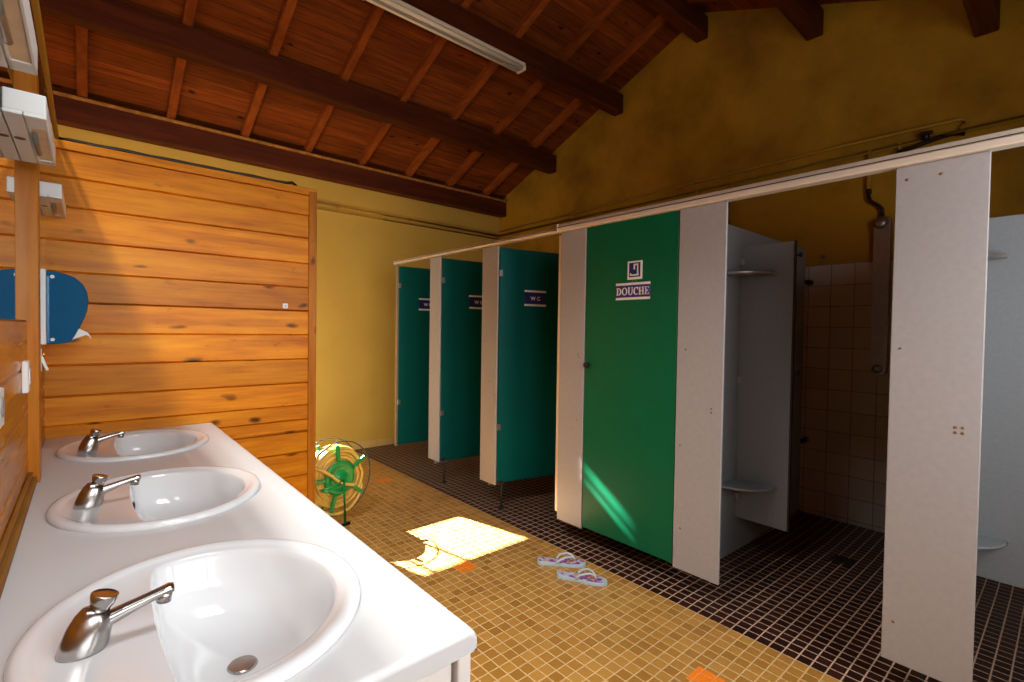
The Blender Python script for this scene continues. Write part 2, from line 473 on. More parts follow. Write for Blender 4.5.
bm = BM()   # near wall, behind the camera, with a window and an opening added for the shower lamp
nz = [-0.06, 0.92, 1.34, 2.38, 2.58, zb(YN)]
nxs = [XL, -0.1, 1.1, 1.5, 2.3, XG]
for i in range(5):
    for k in range(5):
        if (i == 1 and k == 2) or (i == 3 and k in (1, 2, 3)): continue
        box(bm, nxs[i], nxs[i + 1], YN - 0.06, YN, nz[k], nz[k + 1])
bmesh.ops.remove_doubles(bm, verts=bm.verts, dist=0.0005)
struct('wall_near', bm, 'outer', 'plaster wall behind the viewer with a window and an opening added for light', 'wall')
bm = BM()   # outer wall on the other side of the mirror partition
lz = [-0.06, 1.0, 2.3, 4.7]
for (y0, y1, z0, z1) in ((YN, YF, -0.06, 1.0), (YN, 0.0, 1.0, 2.5), (2.4, 3.5, 1.0, 2.5), (5.0, YF, 1.0, 2.5)):
    box(bm, XL - 0.08, XL, y0, y1, z0, z1)
prism(bm, [(YN, 2.5), (YF, 2.5), (YF, zb(YF)), (YR, zb(YR)), (YN, zb(YN))], 'X', XL - 0.08, XL)
struct('wall_outer', bm, 'outer', 'plaster outer wall beyond the mirror partition', 'wall')

# skirting on the far wall
bm = BM(); box(bm, 1.0, 4.40, YF - 0.012, YF - 0.0005, 0.0, 0.085, 0.002, 1)
struct('baseboard_far', bm, 'skirt_tile', 'ochre tiled skirting along the foot of the far wall', 'baseboard')

# ------------------------------------------------------------------ roof
bm = BM()
SKX0, SKX1, SKY0, SKY1 = -0.85, -0.45, 0.75, 2.05
for (ya, yb_, holes) in ((YR, YF + 0.3, False), (YN - 0.3, YR, True)):
    xa = [XL - 0.2, SKX0, SKX1, 0.0, 0.7, XG + 0.1]
    yy = [ya, yb_] if not holes else [ya, 0.5, SKY0, 1.35, SKY1, yb_]
    for i in range(5):
        for j in range(len(yy) - 1):
            if holes and ((i == 1 and j in (2, 3)) or (i == 3 and j in (1, 2))): continue  # the opening over the worktop is added for its fill lamp
            p, q = yy[j], yy[j + 1]
            vs = [(xa[i], p, zb(p)), (xa[i + 1], p, zb(p)), (xa[i + 1], q, zb(q)), (xa[i], q, zb(q))]
            v0 = [bm.verts.new(c) for c in vs]; v1 = [bm.verts.new((c[0], c[1], c[2] + 0.04)) for c in vs]
            bm.faces.new(v0); bm.faces.new(v1[::-1])
            for e in range(4): bm.faces.new((v0[e], v0[(e + 1) % 4], v1[(e + 1) % 4], v1[e]))
ce = struct('ceiling', bm, 'boards', 'pitched ceiling of red-brown boards on rafters', 'ceiling')
RX = [-0.02 + 0.585 * k for k in range(-5, 8)]
for x in RX:
    for s in (1, -1):
        yend = YF - 0.01 if s > 0 else YN + 0.01
        bm = BM()
        if s < 0 and (SKX0 - 0.03 < x < SKX1 + 0.03 or -0.03 < x < 0.73): continue
        w = 0.032
        pts = [(YR, zp(YR) + 0.195), (yend, zp(yend) + 0.195), (yend, zb(yend) + 0.001), (YR, zb(YR) + 0.001)]
        prism(bm, pts, 'X', x - w, x + w, 0.003)
        struct('rafter', bm, 'rafter', '', '', ce)
# board joints: thin laths seen as lines between boards
names = ['wall plate beam running along the top of the far wall', 'first roof beam up from the far wall plate', 'second roof beam up from the far wall, with the strip lamp under it',
         'ridge beam at the top of the roof', 'first roof beam past the ridge', 'second roof beam past the ridge, at the upper right', 'wall plate beam over the near wall']
for y, nm in zip(PUR, names):
    bm = BM(); z = zp(y)
    box(bm, XL + 0.005, XG - 0.002, y - 0.06, y + 0.06, z, z + 0.205, 0.008, 1)
    struct('roof_beam', bm, 'beam', 'dark stained ' + nm, 'beam')
bm = BM(); box(bm, XL + 0.01, XG - 0.01, 5.235, 5.258, zp(5.32) + 0.19, zp(5.32) + 0.215, 0.003, 1)
o = struct('trim_1', bm, 'raw_wood', 'thin ochre batten along the top edge of the far wall plate', 'trim')

# ------------------------------------------------------------------ timber partition (end wall) and mirror partition
YE = 3.26
bm = BM()
seams = [0.0, 0.15, 0.30, 0.45, 0.60, 0.733, 0.812, 0.905, 1.05, 1.205, 1.36, 1.515, 1.665, 1.82, 1.985, 2.13, 2.262]
random.seed(3)
for a, b in zip(seams[:-1], seams[1:]):
    d = random.uniform(0, 0.0025)
    # board with a V-groove at its edges
    g = 0.006
    prism(bm, [(YE + d + 0.014, a), (YE + d, a + g), (YE + d, b - g), (YE + d + 0.014, b), (YE + 0.045, b), (YE + 0.045, a)], 'X', -0.155, 1.085)
pw = struct('wall_partition', bm, 'pine', 'honey pine plank partition at the far end of the washbasins', 'wall')
bm = BM(); box(bm, 1.083, 1.133, YE - 0.012, YE + 0.06, 0.0, 2.285, 0.005)
struct('end_post', bm, 'pine_z', '', '', pw)
bm = BM(); box(bm, -0.155, 1.136, YE - 0.008, YE + 0.055, 2.262, 2.305, 0.005)
struct('top_rail', bm, 'pine', '', '', pw)

XM = -0.155    # face of the mirror partition
bm = BM()
seams2 = [0.0, 0.2, 0.4, 0.6, 0.8, 0.95, 1.105, 1.26, 1.418]
for a, b in zip(seams2[:-1], seams2[1:]):
    g = 0.005
    prism(bm, [(XM - 0.006, a), (XM, a + g), (XM, b - g), (XM - 0.006, b), (XM - 0.05, b), (XM - 0.05, a)], 'Y', YN + 0.05, YE + 0.02)
box(bm, XM - 0.05, XM - 0.012, YN + 0.05, YE + 0.02, 1.418, 2.28)
ml = struct('wall_left', bm, 'pine_y', 'varnished pine partition carrying the mirrors over the washbasins', 'wall')
bm = BM(); box(bm, XM - 0.07, -0.118, YN + 0.05, YE + 0.05, 2.28, 2.31, 0.004)
struct('top_rail', bm, 'beam', '', '', ml)
bm = BM(); box(bm, XM - 0.004, -0.126, 2.3705, 2.455, 0.851, 2.28, 0.002, 1)
# the batten post between the mirrors
o = struct('post', bm, 'pine_z', '', '', ml)
bm = BM(); box(bm, XM + 0.0005, XM + 0.022, 0.2, 2.37, 0.8505, 0.875, 0.004)
box(bm, XM + 0.0005, XM + 0.012, 0.2, 2.37, 0.88, 0.892, 0.003)
struct('trim_2', bm, 'raw_wood', 'worn timber batten where the worktop meets the mirror wall', 'trim')
# cable duct along the top of the mirror partition
bm = BM(); box(bm, -0.116, -0.100, YN + 0.1, YE + 0.04, 2.312, 2.338, 0.003)
o = obj('cable_duct', bm, 'ochre_pipe'); tag(o, 'ochre cable duct running along the top of the mirror partition', 'cable duct')

# mirrors
for (y0, y1, nm) in ((-0.3, 2.3705, 'long frameless mirror over the two nearer washbasins, left of the timber post'), (2.46, 3.25, 'frameless mirror beyond the timber post, over the farthest washbasin')):
    bm = BM(); box(bm, XM - 0.0115, XM - 0.0, y0, y1, 1.42, 2.24)
    o = obj('wall_mirror', bm, 'mirror'); tag(o, nm, 'mirror', None)

# cable on top of the timber partition
bm = BM()
pts = [(-0.1 + 1.05 * i / 30, YE + 0.01 + 0.003 * math.sin(i * 0.7), 2.3145 + 0.0012 * math.sin(i * 1.1)) for i in range(31)]
pts += [(0.985, YE + 0.015, 2.325), (1.01, YE + 0.03, 2.318), (1.02, YE + 0.055, 2.30), (1.02, YE + 0.07, 2.26)]
tube(bm, pts, 0.009, 8)
o = obj('electric_cable', bm, 'black'); tag(o, 'black cable lying along the top of the pine partition', 'cable')

# ------------------------------------------------------------------ worktop, cabinet
ZC = 0.85
Y0C, Y1C, X0C, X1C = 0.722, YE - 0.002, XM + 0.001, 0.554
SINKS = [(0.180, 1.108), (0.189, 1.950), (0.178, 2.845)]
RXs, RYs = 0.281, 0.312
bm = BM()
cells = [(Y0C, 1.54), (1.54, 2.40), (2.40, Y1C)]
NT = 72
def rect_pt(cx, cy, xa, xb, ya, yb, th):
    dx, dy = math.cos(th), math.sin(th)
    tx = ((xb - cx) / dx) if dx > 1e-9 else ((xa - cx) / dx if dx < -1e-9 else 1e9)
    ty = ((yb - cy) / dy) if dy > 1e-9 else ((ya - cy) / dy if dy < -1e-9 else 1e9)
    t_ = min(tx, ty)
    return (cx + dx * t_, cy + dy * t_)
xe = X1C - 0.02      # start of the rounded front edge
ye = Y0C + 0.012
for (cx, cy), (ya, yb) in zip(SINKS, cells):
    if ya == Y0C: ya = ye
    ths = sorted([2 * PI * i / NT for i in range(NT)] + [math.atan2(b - cy, a - cx) % (2 * PI) for a in (X0C, xe) for b in (ya, yb)])
    inner = [bm.verts.new((cx + (RXs - 0.02) * math.cos(t_), cy + (RYs - 0.02) * math.sin(t_), ZC)) for t_ in ths]
    low = [bm.verts.new((cx + (RXs - 0.02) * math.cos(t_), cy + (RYs - 0.02) * math.sin(t_), ZC - 0.04)) for t_ in ths]
    outer = [bm.verts.new((*rect_pt(cx, cy, X0C, xe, ya, yb, t_), ZC)) for t_ in ths]
    n = len(ths)
    for i in range(n):
        j = (i + 1) % n
        bm.faces.new((inner[i], outer[i], outer[j], inner[j]))
        bm.faces.new((low[i], inner[i], inner[j], low[j]))
# rounded front edge and near end, underside
prof = [(xe, ZC)] + [(xe + 0.02 * math.sin(q), ZC - 0.02 + 0.02 * math.cos(q)) for q in [PI / 2 * i / 6 for i in range(1, 7)]] + [(X1C, ZC - 0.038), (X1C - 0.006, ZC - 0.044)]
pts0 = [(x, ye, z) for x, z in prof]; pts1 = [(x, Y1C, z) for x, z in prof]
A = [bm.verts.new(p) for p in pts0]; B = [bm.verts.new(p) for p in pts1]
for i in range(len(A) - 1):
    f = bm.faces.new((A[i], A[i + 1], B[i + 1], B[i])); f.smooth = True
end = [(X0C, 0), (xe, 0)] + [(x, 0) for x, z in prof[1:]]
# near end: small rounding then a vertical face
def endrow(dy, dz):
    row = [bm.verts.new((X0C, ye - dy, ZC - dz))]
    for x, z in prof: row.append(bm.verts.new((x - (0.0 if dy < 0.011 else 0.002), ye - dy, min(z, ZC) - dz if z > ZC - 0.03 else z)))
    return row
r0 = endrow(0, 0); r1 = endrow(0.006, 0.0015); r2 = endrow(0.0105, 0.006); r3 = endrow(0.012, 0.012)
for a, b in ((r0, r1), (r1, r2), (r2, r3)):
    for i in range(len(a) - 1):
        f = bm.faces.new((a[i], a[i + 1], b[i + 1], b[i])); f.smooth = True
bot = [bm.verts.new((v.co.x, ye - 0.012, ZC - 0.044)) for v in r3]
for i in range(len(r3) - 1):
    bm.faces.new((r3[i], r3[i + 1], bot[i + 1], bot[i]))
bm.faces.new([bm.verts.new(p) for p in ((X1C - 0.008, Y0C, ZC - 0.044), (X1C - 0.008, Y1C, ZC - 0.044), (X1C - 0.06, Y1C, ZC - 0.044), (X1C - 0.06, Y0C, ZC - 0.044))])
bmesh.ops.remove_doubles(bm, verts=bm.verts, dist=0.0004)
wt = obj('worktop', bm, 'white_top'); tag(wt, 'long white worktop holding the three oval washbasins', 'worktop')

cab = thing('vanity_cabinet', 'white washbasin cabinet under the long worktop', 'cabinet', (0.2, 2.0, 0))
ZU = ZC - 0.045
bm = BM(); box(bm, X0C + 0.03, 0.508, 0.756, 0.78, 0.04, ZU, 0.001, 1); obj('side_panel', bm, 'cabinet', cab)
bm = BM(); box(bm, 0.516, 0.546, 0.730, 0.80, 0.0, ZU - 0.003, 0.004); obj('corner_stile', bm, 'cabinet', cab)
bm = BM(); box(bm, X0C + 0.03, 0.5115, 0.744, 0.757, 0.06, ZU - 0.018, 0.002, 1); obj('end_panel', bm, 'cabinet', cab)
for i in range(4):
    ya = 0.81 + i * 0.61
    bm = BM(); box(bm, 0.525, 0.545, ya, min(ya + 0.6, Y1C - 0.01), 0.1, ZU - 0.01, 0.003); d = obj('door', bm, 'cabinet', cab)
    bm = BM(); tube(bm, [(0.545, ya + 0.06, 0.62), (0.565, ya + 0.06, 0.63), (0.565, ya + 0.06, 0.72), (0.545, ya + 0.06, 0.73)], 0.005, 8); obj('handle', bm, 'dull_metal', d)
bm = BM(); box(bm, X0C + 0.03, 0.50, 0.80, Y1C - 0.01, 0.0, 0.09); obj('plinth', bm, 'cabinet', cab)

# ------------------------------------------------------------------ washbasins
def bowl_outline(th):
    # D-shaped bowl: inner oval cut by a bowed line towards the tap ledge; local coords about the basin centre
    a, b = RXs - 0.048, RYs - 0.050
    cx = 0.06
    dx, dy = math.cos(th), math.sin(th)
    lo, hi = 0.0, 0.6
    for _ in range(40):
        m_ = (lo + hi) / 2
        x, y = cx + dx * m_, dy * m_
        cut = -0.085 + 0.22 * y * y + 0.0
        inside = (x / a) ** 2 + (y / b) ** 2 < 1 and x > cut
        if inside: lo = m_
        else: hi = m_
    return cx + dx * lo, dy * lo
def make_basin(cx, cy, label):
    t_ = thing('washbasin', label, 'washbasin', (cx, cy, ZC), 'oval washbasins in the worktop')
    bm = BM()
    NTH = 96
    ths = [2 * PI * i / NTH for i in range(NTH)]
    def ell(off, z): return [(cx + (RXs - off) * math.cos(q), cy + (RYs - off) * math.sin(q), ZC + z) for q in ths]
    rings = [ell(0.0, 0.0005), ell(-0.001, 0.006), ell(0.004, 0.013), ell(0.012, 0.016), ell(0.022, 0.0155), ell(0.030, 0.012), ell(0.036, 0.0085)]
    # now the transition to the bowl outline
    out = [bowl_outline(q) for q in ths]
    sm = []
    for i in range(NTH):
        x = sum(out[(i + k) % NTH][0] * w for k, w in ((-1, 1), (0, 2), (1, 1))) / 4
        y = sum(out[(i + k) % NTH][1] * w for k, w in ((-1, 1), (0, 2), (1, 1))) / 4
        sm.append((x, y))
    # matched inner-oval points by angle about bowl centre
    def ring_scaled(k, z, bx=0.06, pull=0.0):
        r = []
        for (x, y) in sm:
            r.append((cx + bx + (x - bx) * k, cy + y * k, ZC + z))
        return r
    inner = []
    for i, (x, y) in enumerate(sm):
        q = ths[i]
        dx, dy = math.cos(q), math.sin(q)
        lo, hi = 0.0, 0.7
        for _ in range(40):
            m_ = (lo + hi) / 2
            if ((0.06 + dx * m_) / (RXs - 0.036)) ** 2 + ((dy * m_) / (RYs - 0.036)) ** 2 < 1: lo = m_
            else: hi = m_
        inner.append((cx + 0.06 + dx * lo, cy + dy * lo, ZC + 0.0085))
    # re-sample the rim rings at the same directions so faces stay untwisted
    def ell_dir(off, z):
        r = []
        for q in ths:
            dx, dy = math.cos(q), math.sin(q); lo, hi = 0.0, 0.8
            for _ in range(40):
                m_ = (lo + hi) / 2
                if ((0.06 + dx * m_) / (RXs - off)) ** 2 + ((dy * m_) / (RYs - off)) ** 2 < 1: lo = m_
                else: hi = m_
            r.append((cx + 0.06 + dx * lo, cy + dy * lo, ZC + z))
        return r
    rings = [ell_dir(o_, z_) for o_, z_ in ((0.0, 0.0005), (-0.001, 0.007), (0.003, 0.013), (0.011, 0.0165), (0.022, 0.016), (0.031, 0.012), (0.037, 0.0085))]
    rings += [ring_scaled(1.02, 0.0075), ring_scaled(1.0, 0.005), ring_scaled(0.975, -0.006), ring_scaled(0.93, -0.045), ring_scaled(0.84, -0.085), ring_scaled(0.68, -0.115), ring_scaled(0.45, -0.132), ring_scaled(0.2, -0.139), ring_scaled(0.07, -0.141)]
    ring_loft(bm, rings, cap0=False, cap1=True)
    obj('basin', bm, 'ceramic', t_, smooth=True)
    bm = BM(); cyl(bm, (cx + 0.06, cy, ZC - 0.141), (cx + 0.06, cy, ZC - 0.136), 0.030, 0.026, 24); obj('drain', bm, 'chrome', t_, label='chrome drain ring')
    return t_
make_basin(*SINKS[0], 'nearest of the three oval white washbasins, in the foreground of the worktop')
make_basin(*SINKS[1], 'middle oval white washbasin, with a small dark overflow slot under its tap')
make_basin(*SINKS[2], 'farthest oval white washbasin, against the pine plank partition')
sk2 = [o for o in COL.objects if o.name.startswith('washbasin') and o.parent is None][1]
bm = BM(); cx, cy = SINKS[1]
box(bm, cx - 0.082, cx - 0.076, cy - 0.032, cy - 0.012, ZC - 0.03, ZC + 0.0, 0.002); obj('overflow', bm, 'black', sk2, label='dark overflow slot')

# taps
def make_tap(cx, cy, label):
    t_ = thing('push_tap', label, 'tap', (cx, cy, ZC + 0.0085), 'chrome push taps on the washbasins')
    z0 = ZC + 0.0072
    bm = BM()
    n = 28
    def ringat(z, ox, rx, ry, tilt=0.0):
        return [(cx + ox + rx * math.cos(2 * PI * i / n), cy + ry * math.sin(2 * PI * i / n), z0 + z + tilt * rx * math.cos(2 * PI * i / n)) for i in range(n)]
    rings = [ringat(0, 0, 0.0335, 0.0300), ringat(0.004, 0.0008, 0.0345, 0.031), ringat(0.02, 0.0045, 0.0335, 0.030, -0.05), ringat(0.038, 0.010, 0.0305, 0.028, -0.15), ringat(0.053, 0.0155, 0.0255, 0.024, -0.3), ringat(0.063, 0.0195, 0.020, 0.0195, -0.38), ringat(0.067, 0.021, 0.013, 0.013, -0.4)]
    ring_loft(bm, rings)
    obj('body', bm, 'chrome', t_, smooth=True)
    bm = BM()
    ax = Vector((0.30, 0, 1)).normalized(); p = Vector((cx + 0.022, cy, z0 + 0.060))
    a, b = frame(ax)
    def rg(h, r): return [p + ax * h + (a * math.cos(2 * PI * i / n) + b * math.sin(2 * PI * i / n)) * r for i in range(n)]
    ring_loft(bm, [rg(-0.004, 0.0145), rg(0.009, 0.0145), rg(0.012, 0.0165), rg(0.024, 0.0195), rg(0.0295, 0.0200), rg(0.0305, 0.0188), rg(0.0285, 0.0165)])
    obj('push_button', bm, 'chrome', t_, smooth=False)
    bm = BM()
    def sec(x, z, w, h, e=2.6):
        r = []
        for i in range(20):
            q = 2 * PI * i / 20; c, s = math.cos(q), math.sin(q)
            r.append((x, cy + w * math.copysign(abs(c) ** (2 / e), c), z + h * math.copysign(abs(s) ** (2 / e), s)))
        return r
    ring_loft(bm, [sec(cx + 0.008, z0 + 0.034, 0.017, 0.016), sec(cx + 0.035, z0 + 0.043, 0.0145, 0.0125), sec(cx + 0.075, z0 + 0.055, 0.0125, 0.0088), sec(cx + 0.105, z0 + 0.063, 0.0125, 0.0078),
                   sec(cx + 0.122, z0 + 0.067, 0.0135, 0.0080), sec(cx + 0.128, z0 + 0.067, 0.012, 0.0068)])
    # drooping nozzle at the end of the spout
    cyl(bm, (cx + 0.115, cy, z0 + 0.064), (cx + 0.113, cy, z0 + 0.045), 0.0125, 0.0115, 18)
    obj('spout', bm, 'chrome', t_, smooth=True)
    return t_
make_tap(-0.008, 1.085, 'chrome push tap on the nearest washbasin')
make_tap(0.0, 1.945, 'chrome push tap on the middle washbasin')
make_tap(0.0, 2.80, 'chrome push tap on the farthest washbasin beside the pine partition')

# ------------------------------------------------------------------ mirror lights
def make_light(y, label):
    t_ = thing('mirror_light', label, 'lamp', (XM, y, 1.9), 'white mirror lights above the washbasins')
    xa, xb, ya, yb, za, zb_ = XM + 0.0005, -0.075, y, y + 0.49, 1.925, 1.985
    xm = xa + 0.036
    bm = BM()
    box(bm, xa, xb, ya, yb, za + 0.007, zb_, 0.004)
    box(bm, xa, xm, ya, yb, za, za + 0.009, 0.002)
    for (p, q, r, s) in ((xm + 0.002, xb, ya, ya + 0.10), (xm + 0.002, xm + 0.008, ya + 0.1, yb), (xb - 0.006, xb, ya + 0.1, yb), (xm + 0.002, xb, yb - 0.05, yb)):
        box(bm, p, q, r, s, za, za + 0.009, 0.001, 1)
    obj('housing', bm, 'white_plastic', t_)
    bm = BM(); box(bm, xm + 0.006, xb - 0.004, ya + 0.10, yb - 0.05, za + 0.003, za + 0.0065); obj('diffuser', bm, 'diffuser', t_, label='yellowed underside diffuser')
    bm = BM(); cyl(bm, (xm + 0.012, ya + 0.14, za - 0.001), (xm + 0.012, yb - 0.14, za - 0.001), 0.007, n=12); obj('tube', bm, 'clear', t_)
    bm = BM(); cyl(bm, (xa + 0.016, ya + 0.22, za - 0.001), (xa + 0.016, ya + 0.22, za + 0.004), 0.012, n=16); obj('socket', bm, 'black', t_, label='dark round socket')
    return t_
l1 = make_light(2.755, 'small white mirror light beyond the timber post, farthest of the three')
dup(l1, (XM, 1.72, 1.9), 'white mirror light over the middle washbasin, just in front of the timber post')
dup(l1, (XM, 0.94, 1.9), 'white mirror light nearest the viewer, cut by the upper left corner')

# ------------------------------------------------------------------ paper dispenser, switches
pd = thing('paper_towel_dispenser', 'blue plastic paper towel dispenser with a white back plate on the mirror wall', 'dispenser', (XM, 2.72, 1.3))
bm = BM(); box(bm, XM + 0.0005, -0.122, 2.70, 2.99, 1.325, 1.628, 0.004); obj('back_plate', bm, 'white_plastic', pd, label='white back plate')
prof = [(-0.122, 1.325), (-0.122, 1.622), (-0.10, 1.621), (-0.066, 1.614), (-0.036, 1.600), (-0.012, 1.576), (0.001, 1.545), (0.006, 1.51), (0.003, 1.475), (-0.006, 1.44), (-0.020, 1.405), (-0.033, 1.37), (-0.045, 1.345), (-0.05, 1.335), (-0.08, 1.328)]
bm = BM(); prism(bm, prof, 'Y', 2.70, 2.99, 0.006); obj('cover', bm, 'blue', pd, label='blue curved cover')
bm = BM(); box(bm, -0.1215, -0.1125, 2.696, 2.702, 1.332, 1.60, 0.001, 1); obj('rib', bm, 'blue_edge', pd)
for z in (1.598, 1.345):
    bm = BM(); cyl(bm, (-0.104, 2.702, z), (-0.104, 2.694, z), 0.0075, 0.0065, 14); obj('screw_cap', bm, 'white_plastic', pd)
bm = BM()
sheet = [(-0.055, 1.40), (-0.02, 1.388), (0.002, 1.375), (0.012, 1.358), (0.013, 1.345)]
sheet2 = [(0.0115, 1.345), (0.009, 1.357), (-0.002, 1.364), (-0.03, 1.352), (-0.055, 1.338)]
prism(bm, sheet + sheet2, 'Y', 2.72, 2.97); obj('paper_sheet', bm, 'paper', pd, label='white paper towel sticking out')
bm = BM()
prism(bm, [(XM + 0.001, 1.31), (XM + 0.012, 1.31), (-0.115, 1.225), (-0.122, 1.222)], 'Y', 2.68, 2.69)
box(bm, XM + 0.0005, XM + 0.02, 2.66, 2.70, 1.22, 1.31, 0.002)
o = obj('coat_hook', bm, 'white_plastic'); tag(o, 'small white slanted hook under the blue dispenser', 'hook')
bm = BM(); box(bm, XM + 0.0005, -0.139, 2.15, 2.21, 1.19, 1.29, 0.003)
sw = obj('light_switch', bm, 'white_plastic'); tag(sw, 'white light switch box on the pine wall beside the timber post', 'switch')
bm = BM(); box(bm, -0.139, -0.136, 2.165, 2.195, 1.215, 1.265, 0.001, 1); obj('rocker', bm, 'white_plastic', sw)
bm = BM(); box(bm, XM + 0.0005, -0.141, 1.50, 1.58, 1.18, 1.265, 0.003)
sw = obj('wall_socket', bm, 'white_plastic'); tag(sw, 'white socket box low on the pine wall at the left edge', 'socket')
bm = BM(); cyl(bm, (-0.141, 1.54, 1.225), (-0.1385, 1.54, 1.225), 0.022, n=18); obj('outlet', bm, 'grey_plastic', sw)
# small white tag on the plank wall
bm = BM(); box(bm, 0.927, 0.958, YE - 0.006, YE + 0.002, 1.527, 1.558, 0.002)
o = obj('wall_clip', bm, 'white_plastic'); tag(o, 'tiny white square clip on the sunlit pine planks', 'clip')
bm = BM(); cyl(bm, (0.943, YE - 0.008, 1.542), (0.943, YE - 0.006, 1.542), 0.004, n=10); obj('screw', bm, 'screw', o)

# ------------------------------------------------------------------ strip lamp
sl = thing('strip_lamp', 'long cream fluorescent strip lamp under the second roof beam', 'lamp', (2.2, 3.33, 3.75))
ya, za = 3.33, 3.745
bm = BM(); box(bm, 1.46, 2.98, ya - 0.045, ya + 0.045, za + 0.035, zp(3.36) + 0.003, 0.006); obj('housing', bm, 'tube', sl)
bm = BM(); prism(bm, [(ya - 0.02, za + 0.036), (ya - 0.012, za + 0.0), (ya + 0.012, za + 0.0), (ya + 0.02, za + 0.036)], 'X', 1.49, 2.95); obj('reflector', bm, 'grey_plastic', sl, label='darker central spine')
for dy in (-0.034, 0.034):
    bm = BM(); cyl(bm, (1.50, ya + dy, za + 0.014), (2.95, ya + dy, za + 0.014), 0.0165, n=16); obj('tube', bm, 'tube', sl)
for x in (1.47, 2.95):
    bm = BM(); box(bm, x, x + 0.028, ya - 0.052, ya + 0.052, za - 0.004, za + 0.04, 0.004); obj('end_cap', bm, 'tube', sl)

# ------------------------------------------------------------------ cubicles
def screws(parent, spots, x):
    for (y, z) in spots:
        bm = BM(); cyl(bm, (x, y, z), (x - 0.0025, y, z), 0.006, 0.004, 10); obj('screw', bm, 'screw', parent)
def pilaster(name, label, y0, y1, z0, z1, scr=(), foot=True, x=XS, th=0.014):
    t_ = thing('cubicle_panel', label, 'panel', (x, (y0 + y1) / 2, 0), 'pale grey front panels of the cubicles')
    bm = BM(); box(bm, x, x + th, y0, y1, z0, z1, 0.003); obj('board', bm, 'laminate', t_)
    screws(t_, scr, x + 0.0003)
    if foot:
        fy = y0 - 0.02
        bm = BM(); cyl(bm, (x + 0.05, fy, 0.0), (x + 0.05, fy, 0.008), 0.022, n=16); cyl(bm, (x + 0.05, fy, 0.0), (x + 0.05, fy, z0 + 0.03), 0.008, n=12)
        box(bm, x + 0.013, x + 0.06, fy - 0.012, y0 + 0.03, z0 + 0.01, z0 + 0.03)
        obj('foot', bm, 'dark_foot', t_)
    return t_
ZT = 2.07
pilaster('p', 'narrow pale panel between the first and second WC doors', 3.775, 3.955, 0.195, ZT, [(3.86, 1.4), (3.93, 1.0)])
pilaster('p', 'narrow pale panel between the second and third WC doors', 2.958, 3.155, 0.185, ZT, [(2.98, 0.9), (3.12, 1.32), (3.05, 1.0), (3.0, 1.9)])
pilaster('p', 'pale panel between the third WC door and the green shower door', 2.068, 2.285, 0.125, ZT + 0.003, [(2.12, 0.83), (2.11, 1.24), (2.12, 1.26)], foot=False)
bm = BM(); box(bm, XS + 0.012, XS + 0.03, 2.285, 2.318, 0.17, ZT - 0.01, 0.003)
o = obj('door_stop', bm, 'rail'); tag(o, 'thin cream upright door stop beside the third WC door', 'door stop')
bm = BM(); box(bm, XS + 0.002, XS + 0.03, 4.60, 4.63, 0.185, ZT, 0.003)
pj = bm
o = obj('door_jamb', pj, 'laminate_edge'); tag(o, 'slim cream jamb strip at the far wall end of the cubicles', 'jamb')
pilaster('p', 'pale panel on the right of the green shower door', 1.152, 1.41, 0.125, ZT + 0.003, [(1.21, 1.0), (1.21, 1.02), (1.37, 0.35), (1.36, 1.32), (1.38, 0.8)], foot=False)
pilaster('p', 'wide pale panel at the right, between the two open showers', 0.206, 0.476, 0.11, ZT + 0.003,
         [(0.44, 2.02), (0.34, 2.02), (0.445, 1.36), (0.275, 1.075), (0.275, 1.055), (0.255, 1.075), (0.255, 1.055), (0.44, 0.27), (0.225, 0.14)], foot=False)

def railing(label, y0, y1, z0, h, d):
    t_ = thing('head_rail', label, 'rail', (XS, y0, z0))
    bm = BM()
    x = XS
    poly = [(x - d, z0), (x - d - 0.004, z0 + 0.006), (x - d - 0.006, z0 + h * 0.45), (x - d - 0.002, z0 + h * 0.55), (x - d + 0.002, z0 + h * 0.58), (x - d - 0.002, z0 + h * 0.62), (x - d + 0.004, z0 + h * 0.92), (x - d + 0.012, z0 + h), (x + 0.03, z0 + h), (x + 0.03, z0)]
    prism(bm, poly, 'X', 0, 1)
    bm.clear()
    A = [bm.verts.new((u, y0, w)) for u, w in poly]; B = [bm.verts.new((u, y1, w)) for u, w in poly]
    n = len(poly)
    for i in range(n): bm.faces.new((A[i], A[(i + 1) % n], B[(i + 1) % n], B[i]))
    bm.faces.new(A[::-1]); bm.faces.new(B)
    obj('profile', bm, 'rail', t_)
    bm = BM(); box(bm, x - d - 0.0065, x - d + 0.002, y0, y1, z0 + h * 0.55, z0 + h * 0.585); obj('groove', bm, 'dark_gap', t_)
    bm = BM(); box(bm, x - d - 0.009, x + 0.03, y1 - 0.004, y1, z0 - 0.002, z0 + h, 0.002); obj('end_cap', bm, 'rail', t_)
    return t_
railing('thick cream head rail over the shower cubicles', YN + 0.02, 2.30, ZT + 0.004, 0.055, 0.022)
railing('slimmer cream head rail over the three WC doors', 2.302, 4.64, ZT + 0.004, 0.036, 0.012)

